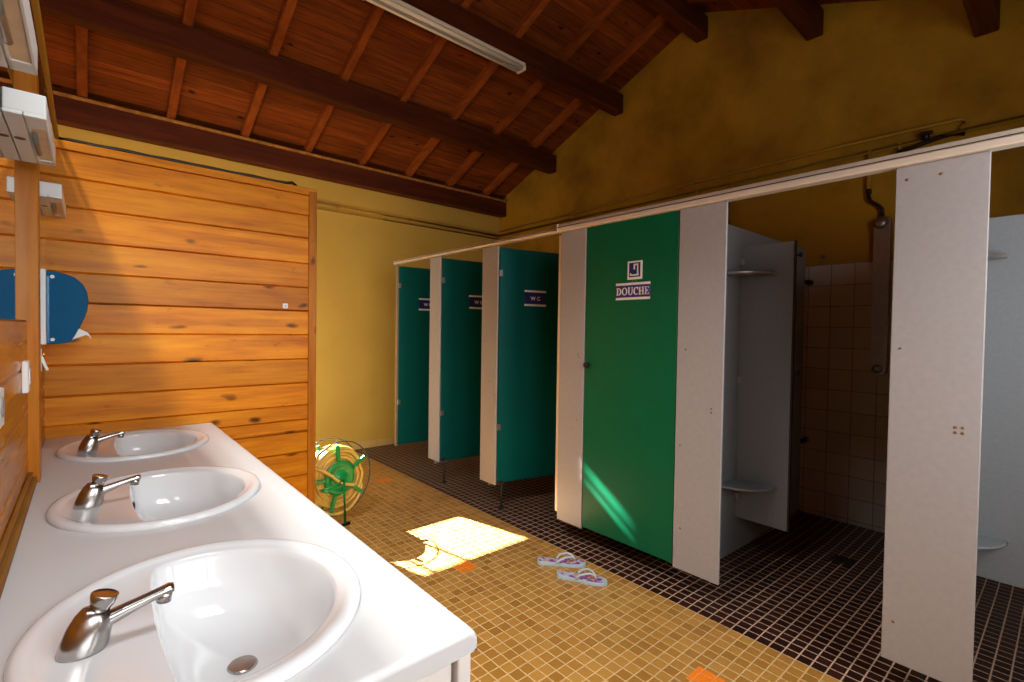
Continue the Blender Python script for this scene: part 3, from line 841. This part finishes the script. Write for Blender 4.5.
# doors
def sign_wc(parent, Rm, P, du=0.0):
    P0 = P
    P = lambda u, v, w: P0(u + du, v, w)
    # P(u, v, w): u along the door from the hinge, v up, w out of the face
    def quad(name, u0, u1, v0, v1, w0, w1, mat, par):
        bm = BM()
        vs = [bm.verts.new(P(u, v, w)) for w in (w0, w1) for v in (v0, v1) for u in (u0, u1)]
        for f in [(0, 2, 3, 1), (4, 5, 7, 6), (0, 1, 5, 4), (2, 6, 7, 3), (0, 4, 6, 2), (1, 3, 7, 5)]: bm.faces.new([vs[i] for i in f])
        return obj(name, bm, mat, par)
    s = quad('sign', 0.232, 0.43, 1.615, 1.73, 0.0, 0.003, 'sign_blue', parent)
    s['label'] = 'blue WC sign with white bars'
    quad('border', 0.23, 0.432, 1.719, 1.735, 0.0, 0.0045, 'sign_white', s)
    quad('border', 0.23, 0.432, 1.607, 1.623, 0.0, 0.0045, 'sign_white', s)
    text('lettering', 'W C', P(0.331, 1.668, 0.0035), 0.043, 'sign_white', s, Rm, 0.0012, 1.05)

def wc_door(label, yh, ang, z0, group, w=0.635, thick=0.014, du=0.0):
    t_ = thing('cubicle_door', label, 'door', (XS + 0.012, yh, 0), group)
    d = Vector((math.sin(ang), -math.cos(ang), 0)); nrm = Vector((-math.cos(ang), -math.sin(ang), 0))
    base = Vector((XS + 0.012, yh, 0))
    def P(u, v, w_): return base + d * u + nrm * w_ + Vector((0, 0, v))
    def slab(name, u0, u1, v0, v1, w0, w1, mat, par, bev=0.002):
        bm = BM()
        box(bm, u0, u1, w0, w1, v0, v1, bev, 1)
        bm.transform(Matrix(((d.x, nrm.x, 0, base.x), (d.y, nrm.y, 0, base.y), (0, 0, 1, 0), (0, 0, 0, 1))))
        return obj(name, bm, mat, par)
    slab('leaf', 0.006, w, z0, ZT - 0.015, -thick, 0, 'teal', t_)
    for v in (1.83, 0.62):
        slab('hinge', -0.004, 0.030, v, v + 0.05, -0.002, 0.010, 'steel', t_)
    bm = BM(); c = P(w - 0.06, 1.0, 0); cyl(bm, c, P(w - 0.06, 1.0, 0.025), 0.02, 0.018, 16); obj('latch', bm, 'black', t_)
    # face axes: local x -> d (text reads left to right), y -> up, z -> nrm
    Rm = Matrix(((d.x, 0, nrm.x, 0), (d.y, 0, nrm.y, 0), (0, 1, 0, 0), (0, 0, 0, 1)))
    sign_wc(t_, Rm, P, du)
    return t_
AN = math.radians(77)
wc_door('teal WC door standing open beside the far wall, farthest of the three', 4.59, math.radians(84), 0.20, 'teal WC doors')
wc_door('teal WC door standing open between two pale panels, middle of the three', 3.772, math.radians(84), 0.20, 'teal WC doors', du=0.06)
wc_door('teal WC door standing open beside the closed green shower door', 2.955, AN, 0.20, 'teal WC doors', w=0.66)

gd = thing('shower_door', 'closed green shower door with a DOUCHE sign', 'door', (XS + 0.004, 1.74, 0))
bm = BM(); box(bm, XS + 0.003, XS + 0.017, 1.416, 2.062, 0.14, ZT + 0.0035, 0.002, 1); obj('leaf', bm, 'green', gd)
x = XS + 0.003
bm = BM(); box(bm, x - 0.003, x + 0.001, 1.588, 1.822, 1.602, 1.698, 0.001, 1)
s = obj('sign', bm, 'sign_purple', gd, label='blue-violet sign reading DOUCHE')
for z in (1.600, 1.686):
    bm = BM(); box(bm, x - 0.0045, x - 0.002, 1.586, 1.824, z, z + 0.014, 0.0005, 1); obj('border', bm, 'sign_white', s)
RM = Matrix(((0, 0, -1, 0), (-1, 0, 0, 0), (0, 1, 0, 0), (0, 0, 0, 1)))
# seriffed capitals D O U C H E, one mesh
bm = BM()
def rect(u0, u1, v0, v1): box(bm, x - 0.0048, x - 0.0030, u_left - u1, u_left - u0, 1.6270 + v0, 1.6270 + v1)
def arc(u, v, ru, rv, a0, a1, wu, wv, n=14):
    def ringp(k):
        q = math.radians(a0 + (a1 - a0) * k / n); c, s_ = math.cos(q), math.sin(q)
        return [(xx, u_left - (u + (ru - (wu if inn else 0)) * c), 1.6270 + v + (rv - (wv if inn else 0)) * s_) for xx in (x - 0.0048, x - 0.0030) for inn in (0, 1)]
    rings = []
    for k in range(n + 1):
        p = ringp(k); rings.append([p[0], p[1], p[3], p[2]])
    ring_loft(bm, rings, cap0=True, cap1=True)
H = 0.046
def stem(u, w=0.0085, serif=0.004, top=True, bottom=True):
    rect(u, u + w, 0, H)
    if bottom: rect(u - serif, u + w + serif, 0, 0.0035)
    if top: rect(u - serif, u + w + serif, H - 0.0035, H)
u_left = 1.820
stem(0.004); arc(0.014, H / 2, 0.021, H / 2, -90, 90, 0.008, 0.004)                       # D
u_left -= 0.040; arc(0.019, H / 2, 0.019, H / 2, 0, 359.9, 0.0075, 0.004, 28)              # O
u_left -= 0.043; rect(0.003, 0.0105, 0.014, H); rect(0, 0.0145, H - 0.0035, H); rect(0.027, 0.031, 0.014, H); rect(0.023, 0.035, H - 0.0035, H); arc(0.017, 0.015, 0.014, 0.015, 180, 360, 0.006, 0.004)   # U
u_left -= 0.039; arc(0.018, H / 2, 0.018, H / 2, 48, 312, 0.0075, 0.004, 20); rect(0.027, 0.031, H - 0.014, H)   # C
u_left -= 0.035; stem(0.004); stem(0.025); rect(0.008, 0.03, H / 2 - 0.002, H / 2 + 0.002)  # H
u_left -= 0.040; stem(0.004); rect(0.004, 0.029, 0, 0.0038); rect(0.004, 0.028, H - 0.0038, H); rect(0.004, 0.022, H / 2 - 0.002, H / 2 + 0.002)
rect(0.025, 0.029, 0, 0.011); rect(0.024, 0.028, H - 0.010, H); rect(0.0195, 0.0225, H / 2 - 0.006, H / 2 + 0.006)   # E
o = obj('lettering', bm, 'sign_white', s)
for p in o.data.polygons: p.use_smooth = False
bm = BM(); box(bm, x - 0.003, x + 0.001, 1.642, 1.744, 1.718, 1.826, 0.001, 1)
s = obj('pictogram', bm, 'sign_white', gd, label='square white shower pictogram plate')
bm = BM(); box(bm, x - 0.004, x - 0.002, 1.654, 1.732, 1.732, 1.816, 0.001, 1); obj('field', bm, 'sign_blue', s)
bm = BM()
def bar(y0, y1, z0, z1): box(bm, x - 0.0052, x - 0.0035, min(y0, y1), max(y0, y1), z0, z1)
bar(1.667, 1.676, 1.745, 1.808); bar(1.667, 1.700, 1.800, 1.809); bar(1.690, 1.700, 1.776, 1.806)
bar(1.664, 1.724, 1.740, 1.748); bar(1.716, 1.724, 1.745, 1.756); bar(1.664, 1.670, 1.745, 1.752)
obj('symbol', bm, 'sign_white', s)
bm = BM(); box(bm, x - 0.001, x + 0.001, 1.68, 1.688, 1.706, 1.714); box(bm, x - 0.001, x + 0.001, 1.703, 1.711, 1.706, 1.714); obj('fixing', bm, 'screw', gd)
bm = BM(); cyl(bm, (x, 2.035, 1.195), (x - 0.012, 2.035, 1.195), 0.014, n=16); cyl(bm, (x - 0.012, 2.035, 1.195), (x - 0.028, 2.035, 1.195), 0.018, 0.016, 16)
box(bm, x - 0.026, x - 0.018, 2.0, 2.035, 1.19, 1.2); obj('latch', bm, 'black', gd)

# dividers behind the WC fronts
for i, (y, lb) in enumerate(((3.86, 'first'), (3.06, 'second'), (2.17, 'third'))):
    bm = BM(); box(bm, XS + 0.016, XG - 0.02, y - 0.007, y + 0.007, 0.16, ZT - 0.02, 0.002, 1)
    o = obj('divider_panel', bm, 'grey_panel'); tag(o, 'grey divider behind the %s pale panel from the far wall' % lb, 'divider', 'grey dividers between WC cubicles')

# showers
def shower_divider(y, label):
    t_ = thing('divider_panel', label, 'divider', (XS, y, 0))
    bm = BM(); box(bm, XS + 0.016, XG - 0.09, y - 0.0065, y + 0.0065, 0.13, ZT + 0.02, 0.002, 1); box(bm, 2.9, XG - 0.09, y - 0.006, y + 0.006, -0.02, 0.14); obj('board', bm, 'grey_panel', t_)
    for z in (1.83, 0.55):
        bm = BM(); cyl(bm, (XG - 0.10, y - 0.02, z), (XG - 0.012, y - 0.02, z), 0.018, 0.024, 14); obj('wall_bracket', bm, 'black', t_, label='black wall bracket')
    return t_
def wing(y, z0, label, grp):
    t_ = thing('wing_panel', label, 'panel', (3.2, y, 0), grp)
    bm = BM(); box(bm, 3.2, 3.213, y - 0.325, y - 0.007, z0, 1.97, 0.002, 1); obj('board', bm, 'grey_panel', t_)
    bm = BM(); box(bm, 3.197, 3.218, y - 0.332, y - 0.3215, z0, 1.972, 0.001, 1); obj('edge_strip', bm, 'dark_gap', t_, label='dark edge strip')
    for z in (1.85, 1.09, 0.33):
        bm = BM(); box(bm, 3.178, 3.1995, y - 0.03, y - 0.0068, z, z + 0.04, 0.002); obj('bracket', bm, 'dull_metal', t_)
    for z in (1.885, 1.18):
        bm = BM(); cyl(bm, (3.207, y - 0.331, z), (3.207, y - 0.352, z), 0.008, 0.008, 10); cyl(bm, (3.207, y - 0.352, z), (3.207, y - 0.362, z), 0.017, 0.013, 12); obj('knob', bm, 'black', t_, label='black hook knob')
    return t_
def shelf(y, z, r, label, grp, mat, th):
    t_ = thing('corner_shelf', label, 'shelf', (3.2, y, z), grp)
    bm = BM()
    poly = [(3.199, y - 0.008)] + [(3.199 - r * math.sin(q), y - 0.008 - r * math.cos(q)) for q in [PI / 2 * i / 16 for i in range(17)]]
    prism(bm, poly, 'Z', z, z + th, 0.001); obj('board', bm, mat, t_)
    bm = BM()
    pts = [(3.199 - r * math.sin(q), y - 0.008 - r * math.cos(q), z + th / 2) for q in [PI / 2 * i / 16 for i in range(17)]]
    tube(bm, pts, th * 0.62, 8); obj('front_edge', bm, mat, t_)
    return t_
for y, z0, tag_, lab in ((1.43, 0.21, 'first', 'open shower beside the green door'), (0.43, 0.27, 'second', 'open shower at the right edge')):
    shower_divider(y, 'tall grey divider panel at the left side of the %s' % lab)
    wing(y, z0, 'short grey wing panel inside the %s' % lab, 'grey wing panels in the showers')
    shelf(y, 1.775, 0.205, 'upper metal corner shelf in the %s' % lab, 'corner shelves in the showers', 'dull_metal', 0.020)
    shelf(y, 0.455, 0.245, 'lower grey corner shelf in the %s' % lab, 'corner shelves in the showers', 'grey_panel', 0.013)

def shower_column(y, label):
    t_ = thing('shower_column', label, 'shower', (XG - 0.012, y, 1.0))
    xw = XG - 0.0125
    bm = BM()
    poly = [(y + 0.05 * math.cos(q), 1.16 + 0.05 * math.sin(q)) for q in [PI + PI * i / 12 for i in range(13)]] + [(y + 0.05 * math.cos(q), 2.24 + 0.05 * math.sin(q)) for q in [PI * i / 12 for i in range(13)]]
    prism(bm, poly, 'X', xw - 0.045, xw, 0.006); obj('body', bm, 'steel', t_)
    bm = BM()
    c = Vector((xw - 0.045, y, 1.165))
    ring_loft(bm, [[c + Vector((-h, r * math.cos(2 * PI * i / 20), r * math.sin(2 * PI * i / 20))) for i in range(20)] for h, r in ((0, 0.032), (0.01, 0.032), (0.012, 0.024), (0.03, 0.022), (0.034, 0.014))])
    obj('push_button', bm, 'chrome', t_, smooth=False)
    bm = BM()
    c = Vector((xw - 0.045, y, 2.245))
    ring_loft(bm, [[c + Vector((-h, r * math.cos(2 * PI * i / 20), -h * 0.35 + r * math.sin(2 * PI * i / 20))) for i in range(20)] for h, r in ((0, 0.040), (0.022, 0.046), (0.045, 0.040), (0.06, 0.028), (0.064, 0.012))])
    obj('shower_head', bm, 'steel', t_, smooth=True)
    bm = BM()
    tube(bm, [(xw - 0.03, y + 0.09, 2.50), (xw - 0.03, y + 0.09, 2.44), (xw - 0.03, y + 0.078, 2.41), (xw - 0.03, y + 0.03, 2.37), (xw - 0.03, y + 0.006, 2.34), (xw - 0.03, y, 2.28)], 0.0115, 10)
    cyl(bm, (xw - 0.03, y + 0.09, 2.47), (xw - 0.03, y + 0.09, 2.50), 0.017, n=12)
    obj('elbow_pipe', bm, 'dark_pipe', t_, label='dark elbow supply pipe')
    return t_
shower_column(0.935, 'steel shower column on the tiled wall of the open shower beside the green door')
bm = BM(); cyl(bm, (XG - 0.012, 1.33, 2.035), (XG - 0.03, 1.33, 2.035), 0.016, 0.012, 12); cyl(bm, (XG - 0.0, 1.33, 2.035), (XG - 0.014, 1.33, 2.035), 0.02, n=12)
o = obj('wall_plug', bm, 'screw'); tag(o, 'small dark capped pipe stub on the ochre wall above the shower tiles', 'pipe stub')

# pipes on the gable wall and far wall
def pipe(name, pts, r, label, grp=None, mat='ochre_pipe', clips=()):
    t_ = thing(name, label, 'pipe', pts[0], grp)
    bm = BM(); tube(bm, pts, r, 10); obj('run', bm, mat, t_)
    for c in clips:
        bm = BM(); box(bm, c[0] - 0.02, c[0] + 0.02, c[1] - 0.008, c[1] + 0.008, c[2] - r - 0.006, c[2] + r + 0.006, 0.003); obj('clip', bm, mat, t_)
    return t_
xp = XG - 0.04
pipe('water_pipe', [(xp, YN + 0.05, 2.79), (xp, 5.36, 2.74)], 0.018, 'thicker ochre water pipe along the gable wall above the cubicles', None, clips=[(xp + 0.01, yy, 2.772) for yy in (0.85, 2.4, 4.0)])
pipe('water_pipe', [(xp, 0.53, 2.805), (xp, 0.49, 2.84), (xp, 0.53, 2.865), (xp, 1.2, 2.87), (xp, 5.37, 2.80)], 0.010, 'thin ochre water pipe just above the thicker one on the gable wall')
pipe('water_pipe', [(xp - 0.01, 1.025, 2.79), (xp - 0.01, 1.025, 2.50)], 0.012, 'short ochre drop pipe feeding the steel shower column')
pipe('water_pipe', [(xp - 0.01, 2.05, 2.77), (xp - 0.01, 2.05, 2.1)], 0.012, 'ochre drop pipe behind the green shower door')
pipe('water_pipe', [(xp - 0.01, 3.0, 2.76), (xp - 0.01, 3.0, 1.4)], 0.010, 'ochre drop pipe behind the third WC door')
bm = BM()
tube(bm, [(xp - 0.035, 0.50, 2.75), (xp - 0.035, 0.61, 2.765), (xp - 0.035, 0.76, 2.735), (xp - 0.035, 0.86, 2.72)], 0.014, 10)
cyl(bm, (xp - 0.03, 0.70, 2.765), (xp - 0.03, 0.70, 2.82), 0.020, n=12); box(bm, xp - 0.05, xp - 0.015, 0.665, 0.735, 2.80, 2.822, 0.004)
o = obj('pipe_valve', bm, 'dark_pipe'); tag(o, 'dark stop valve on the gable wall pipes at the upper right', 'valve')
yp = YF - 0.03
pipe('water_pipe', [(0.9, yp, 2.755), (XG - 0.05, yp, 2.745)], 0.014, 'upper ochre pipe along the far wall below the wall plate', clips=[(2.1, yp, 2.75), (3.0, yp, 2.75)])
pipe('water_pipe', [(0.9, yp, 2.69), (XG - 0.05, yp, 2.70)], 0.011, 'lower ochre pipe along the far wall below the wall plate')

# floor drain
bm = BM()
for (a, b, c, d) in ((3.60, 3.72, 0.87, 0.875), (3.60, 3.72, 0.985, 0.99), (3.60, 3.605, 0.87, 0.99), (3.715, 3.72, 0.87, 0.99)): box(bm, a, b, c, d, -0.045, -0.038)
for i in range(7): box(bm, 3.61 + i * 0.015, 3.617 + i * 0.015, 0.873, 0.987, -0.045, -0.040)
fd = obj('floor_drain', bm, 'black'); tag(fd, 'dark square floor drain in the brown shower tiles', 'drain')

# ------------------------------------------------------------------ hose reel
RC = Vector((1.340, 3.475, 0.338))
hr = thing('hose_reel', 'green plastic hose reel with wire rims standing behind the pine partition', 'hose reel', (RC.x, RC.y, 0))
yw = math.radians(14)
AX = Vector((math.sin(yw) * 1.0, -math.cos(yw), 0.0)).normalized()  # axis towards the viewer
UX = Vector((math.cos(yw), math.sin(yw), 0)); UZ = Vector((0, 0, 1))
def W(a, r, h): return RC + AX * h + (UX * math.cos(a) + UZ * math.sin(a)) * r
HW = 0.075
for h in (HW, -HW):
    bm = BM(); tube(bm, [W(2 * PI * i / 48, 0.262, h) for i in range(48)], 0.0045, 6, closed=True); obj('wire_rim', bm, 'wire', hr)
for h in (HW, -HW):
    bm = BM()
    n = 40
    def rg(r, hh): return [W(2 * PI * i / n, r, hh) for i in range(n)]
    s = 1 if h > 0 else -1
    ring_loft(bm, [rg(0.02, h - 0.012 * s), rg(0.118, h - 0.010 * s), rg(0.124, h), rg(0.118, h + 0.008 * s), rg(0.09, h + 0.008 * s), rg(0.084, h + 0.003 * s), rg(0.03, h + 0.004 * s), rg(0.026, h + 0.016 * s), rg(0.008, h + 0.016 * s)])
    obj('flange', bm, 'reel_green', hr)
    for k in range(5):
        a = math.radians((96, 28, -38, -108, 176)[k] + (0 if h > 0 else 14))
        bm = BM()
        r0, r1 = 0.125, 0.240
        t_ = Vector(UX * -math.sin(a) + UZ * math.cos(a))
        vs = []
        for r in (r0, r1):
            for w_ in (-0.013, 0.013):
                for hh in (h - 0.006, h + 0.010):
                    vs.append(bm.verts.new(W(a, r, hh) + t_ * w_))
        for f in [(0, 1, 3, 2), (4, 6, 7, 5), (0, 4, 5, 1), (2, 3, 7, 6), (0, 2, 6, 4), (1, 5, 7, 3)]: bm.faces.new([vs[i] for i in f])
        bmesh.ops.bevel(bm, geom=list(bm.edges), offset=0.002, segments=1, affect='EDGES')
        obj('spoke', bm, 'reel_green', hr)
bm = BM(); cyl(bm, W(0, 0, -HW), W(0, 0, HW), 0.085, n=28); obj('drum', bm, 'reel_green', hr)
# stand
for h in (0.118, -0.118):
    bm = BM()
    top = W(0, 0, h); top.z += 0.0
    foot = Vector((top.x + 0.012 * (1 if h > 0 else -1), top.y, 0.012))
    tube(bm, [top + Vector((0, 0, 0.01)), foot], 0.0105, 10)
    obj('leg', bm, 'reel_green', hr)
bm = BM()
p, q = W(0, 0, 0.118), W(0, 0, -0.118)
tube(bm, [W(0, 0, -0.125), W(0, 0, 0.125)], 0.012, 10); obj('axle', bm, 'reel_green', hr)
bm = BM()
for h in (0.118, -0.118):
    c = W(0, 0, h)
    tube(bm, [Vector((c.x, c.y, 0.012)) + UX * -0.20, Vector((c.x, c.y, 0.012)) + UX * 0.05], 0.012, 10)
tube(bm, [Vector((RC.x, RC.y, 0.012)) + UX * -0.2 + AX * 0.118, Vector((RC.x, RC.y, 0.012)) + UX * -0.2 - AX * 0.118], 0.012, 10)
obj('base_frame', bm, 'black', hr, label='black base frame')
bm = BM(); cc = W(0, 0, 0.12)
tube(bm, [cc, cc + UX * -0.085 + UZ * -0.03, cc + UX * -0.17 + UZ * -0.035], 0.008, 8)
cyl(bm, cc + UX * -0.17 + UZ * -0.035, cc + UX * -0.17 + UZ * -0.035 + AX * 0.05, 0.013, n=12); obj('crank_handle', bm, 'reel_green', hr)
# hose: layers of coils
gh = thing('garden_hose', 'yellow garden hose wound on the green reel', 'hose', (RC.x, RC.y, 0))
bm = BM()
rh = 0.0115
pts = []
layers = [0.104, 0.126, 0.148, 0.169, 0.190, 0.208]
for li, r in enumerate(layers):
    turns = 5
    for i in range(turns * 28):
        a = 2 * PI * i / 28
        f = i / (turns * 28)
        h = (-0.056 + 0.112 * f) if li % 2 == 0 else (0.056 - 0.112 * f)
        pts.append(W(-a, r + 0.004 * math.sin(3 * a + li), h))
tube(bm, pts, rh, 8); obj('coil', bm, 'hose', gh)
bm = BM()
pts = [W(math.radians(150), 0.24, 0.07), W(math.radians(150), 0.17, 0.095), W(math.radians(155), 0.10, 0.104), W(math.radians(190), 0.04, 0.107), W(math.radians(300), 0.05, 0.108), W(math.radians(322), 0.10, 0.106), W(math.radians(325), 0.112, 0.104)]
sp = []
for i in range(len(pts) - 1):
    for k in range(5): sp.append(pts[i].lerp(pts[i + 1], k / 5))
sp.append(pts[-1]); tube(bm, sp, rh, 8); obj('free_end', bm, 'hose', gh)
bm = BM()
pts = []
for i in range(24):
    f = i / 23; a = math.radians(-20 - 130 * f)
    pts.append(W(a, 0.222 + 0.035 * math.sin(PI * f), 0.05 + 0.02 * math.sin(PI * f)))
tube(bm, pts, rh, 8); obj('sagging_loop', bm, 'hose', gh)

# ------------------------------------------------------------------ flip-flops
def flipflop(heel, toe, side, label):
    heel = Vector((heel[0], heel[1], 0)); toe = Vector((toe[0], toe[1], 0))
    d = (toe - heel); Ln = d.length; d.normalize(); n_ = Vector((-d.y, d.x, 0)) * side
    t_ = thing('flip_flop', label, 'flip-flop', tuple((heel + toe) / 2), 'pair of pale blue flip-flops')
    t_.matrix_basis = Matrix.Translation((heel + toe) / 2)
    # outline (u along, half widths left/right)
    prof = [(0.0, 0.004, 0.004), (0.015, 0.021, 0.021), (0.05, 0.031, 0.030), (0.12, 0.033, 0.031), (0.25, 0.031, 0.028), (0.42, 0.031, 0.030), (0.58, 0.036, 0.039), (0.72, 0.040, 0.045), (0.84, 0.037, 0.043), (0.93, 0.026, 0.034), (0.98, 0.012, 0.020), (1.0, 0.003, 0.006)]
    left = [(u, a) for u, a, b in prof]; right = [(u, -b) for u, a, b in prof][::-1]
    out = left + right
    def P(u, w, z): return heel + d * (u * Ln) + n_ * w + Vector((0, 0, z))
    def zt(u): return 0.020 + 0.008 * max(0, 0.35 - u) / 0.35
    bm = BM()
    ring_loft(bm, [[P(u, w * 0.97, 0.0005) for u, w in out], [P(u, w, 0.004) for u, w in out], [P(u, w, zt(u) - 0.003) for u, w in out], [P(u, w * 0.97, zt(u)) for u, w in out]])
    for f in bm.faces: f.smooth = False
    obj('sole', bm, 'sole', t_)
    bm = BM()
    sh = lambda u: 0.5 + (u - 0.5) * 0.965
    ring_loft(bm, [[P(sh(u), w * 0.88, zt(u) - 0.001) for u, w in out], [P(sh(u), w * 0.88, zt(u) + 0.0012) for u, w in out]])
    for f in bm.faces: f.smooth = False
    obj('footbed', bm, 'footbed', t_, label='purple and orange flowered footbed')
    for s in (1, -1):
        bm = BM()
        ctrl = [P(0.78, 0.003, 0.022), P(0.765, 0.004 * s, 0.040), P(0.70, 0.016 * s, 0.055), P(0.60, 0.030 * s, 0.056), P(0.48, 0.035 * s, 0.044), P(0.40, 0.031 * s, 0.022)]
        cur = []
        for i in range(len(ctrl) - 1):
            for k in range(4): cur.append(ctrl[i].lerp(ctrl[i + 1], k / 4))
        cur.append(ctrl[-1])
        tube(bm, cur, [0.0042 + 0.003 * min(1, i / len(cur)) for i in range(len(cur))], 8); obj('strap', bm, 'strap', t_)
    return t_
flipflop((2.054, 2.095), (2.262, 1.890), 1, 'pale blue flip-flop nearer the brown tile strip')
flipflop((2.036, 1.912), (2.178, 1.662), -1, 'pale blue flip-flop nearer the viewer on the beige tiles')

# ------------------------------------------------------------------ lights
def area(name, loc, direction, sx, sy, power, col):
    l = bpy.data.lights.new(name, 'AREA'); l.shape = 'RECTANGLE'; l.size = sx; l.size_y = sy; l.energy = power; l.color = col
    o = bpy.data.objects.new(name, l); COL.objects.link(o); o.location = loc
    o.rotation_euler = Vector(direction).to_track_quat('-Z', 'Y').to_euler()
    return o
sun = bpy.data.lights.new('sun', 'SUN'); sun.energy = 90.0; sun.angle = math.radians(0.55); sun.color = (0.96, 0.95, 1.0)
so = bpy.data.objects.new('sun', sun); COL.objects.link(so)
so.rotation_euler = Vector((0.22, -0.97, -0.66)).to_track_quat('-Z', 'Y').to_euler()

LW = (1.0, 0.97, 0.91)
l = area('skylight_daylight', (-0.60, 1.4, 3.74), (0, 0, -1), 0.12, 1.2, 74, LW); l.rotation_euler = (0, 0, 0); l.data.spread = math.radians(116)
l = area('worktop_fill', (0.30, 0.95, 3.70), (0, 0, -1), 0.7, 0.8, 10.5, (0.95, 0.98, 1.0)); l.rotation_euler = (0, 0, 0); l.data.spread = math.radians(95)  # added lamp to even out the worktop; no roof window is known here
l = area('near_window_daylight', (0.5, YN - 0.03, 1.85), (-0.05, 1, -0.30), 1.2, 1.0, 20, (0.94, 0.98, 1.0)); l.data.spread = math.radians(120)
area('shower_fill', (1.9, YN - 0.03, 1.75), (0.35, 1, 0.0), 0.8, 1.6, 32, (0.97, 0.98, 1.0))  # added lamp to lift the dim showers and gable; not a known door
area('outer_window_daylight', (XL + 0.02, 1.2, 1.75), (1, 0, 0.15), 2.3, 1.3, 24, LW)
l = area('far_wall_fill', (-0.35, 3.75, 0.95), (0.75, 1, -0.1), 1.0, 1.5, 52, (1.0, 0.88, 0.70)); l.data.spread = math.radians(140)  # added free-standing lamp that brightens the far wall; no door stands here

w = bpy.data.worlds.new('World'); sc.world = w; w.use_nodes = True
nt = w.node_tree
bg = nt.nodes['Background']
sky = nt.nodes.new('ShaderNodeTexSky'); sky.sky_type = 'HOSEK_WILKIE'
sky.sun_direction = Vector((-0.22, 0.97, 0.60)).normalized()
nt.links.new(sky.outputs[0], bg.inputs[0]); bg.inputs[1].default_value = 0.5

# ------------------------------------------------------------------ camera
cam = bpy.data.cameras.new('camera'); co = bpy.data.objects.new('camera', cam); COL.objects.link(co)
yaw, pit, rol = math.radians(41.0711), math.radians(1.2713), math.radians(0.8346)
f = Vector((math.sin(yaw) * math.cos(pit), math.cos(yaw) * math.cos(pit), -math.sin(pit)))
r = Vector((math.cos(yaw), -math.sin(yaw), 0)); u = r.cross(f)
r2 = r * math.cos(rol) + u * math.sin(rol); u2 = -r * math.sin(rol) + u * math.cos(rol)
mw = Matrix(((r2.x, u2.x, -f.x, 0), (r2.y, u2.y, -f.y, 0), (r2.z, u2.z, -f.z, 1.41), (0, 0, 0, 1)))
co.matrix_world = mw
cam.sensor_width = 36; cam.lens = 488.06 / 1024 * 36; cam.clip_start = 0.02
sc.camera = co
sc.view_settings.view_transform = 'Standard'; sc.view_settings.look = 'None'
sc.view_settings.exposure = 0.0; sc.view_settings.gamma = 1.0
sc.view_settings.use_curve_mapping = False
sc.cycles.max_bounces = 10; sc.cycles.diffuse_bounces = 6
sc.cycles.sample_clamp_indirect = 6.0
sc.cycles.caustics_reflective = False; sc.cycles.caustics_refractive = False
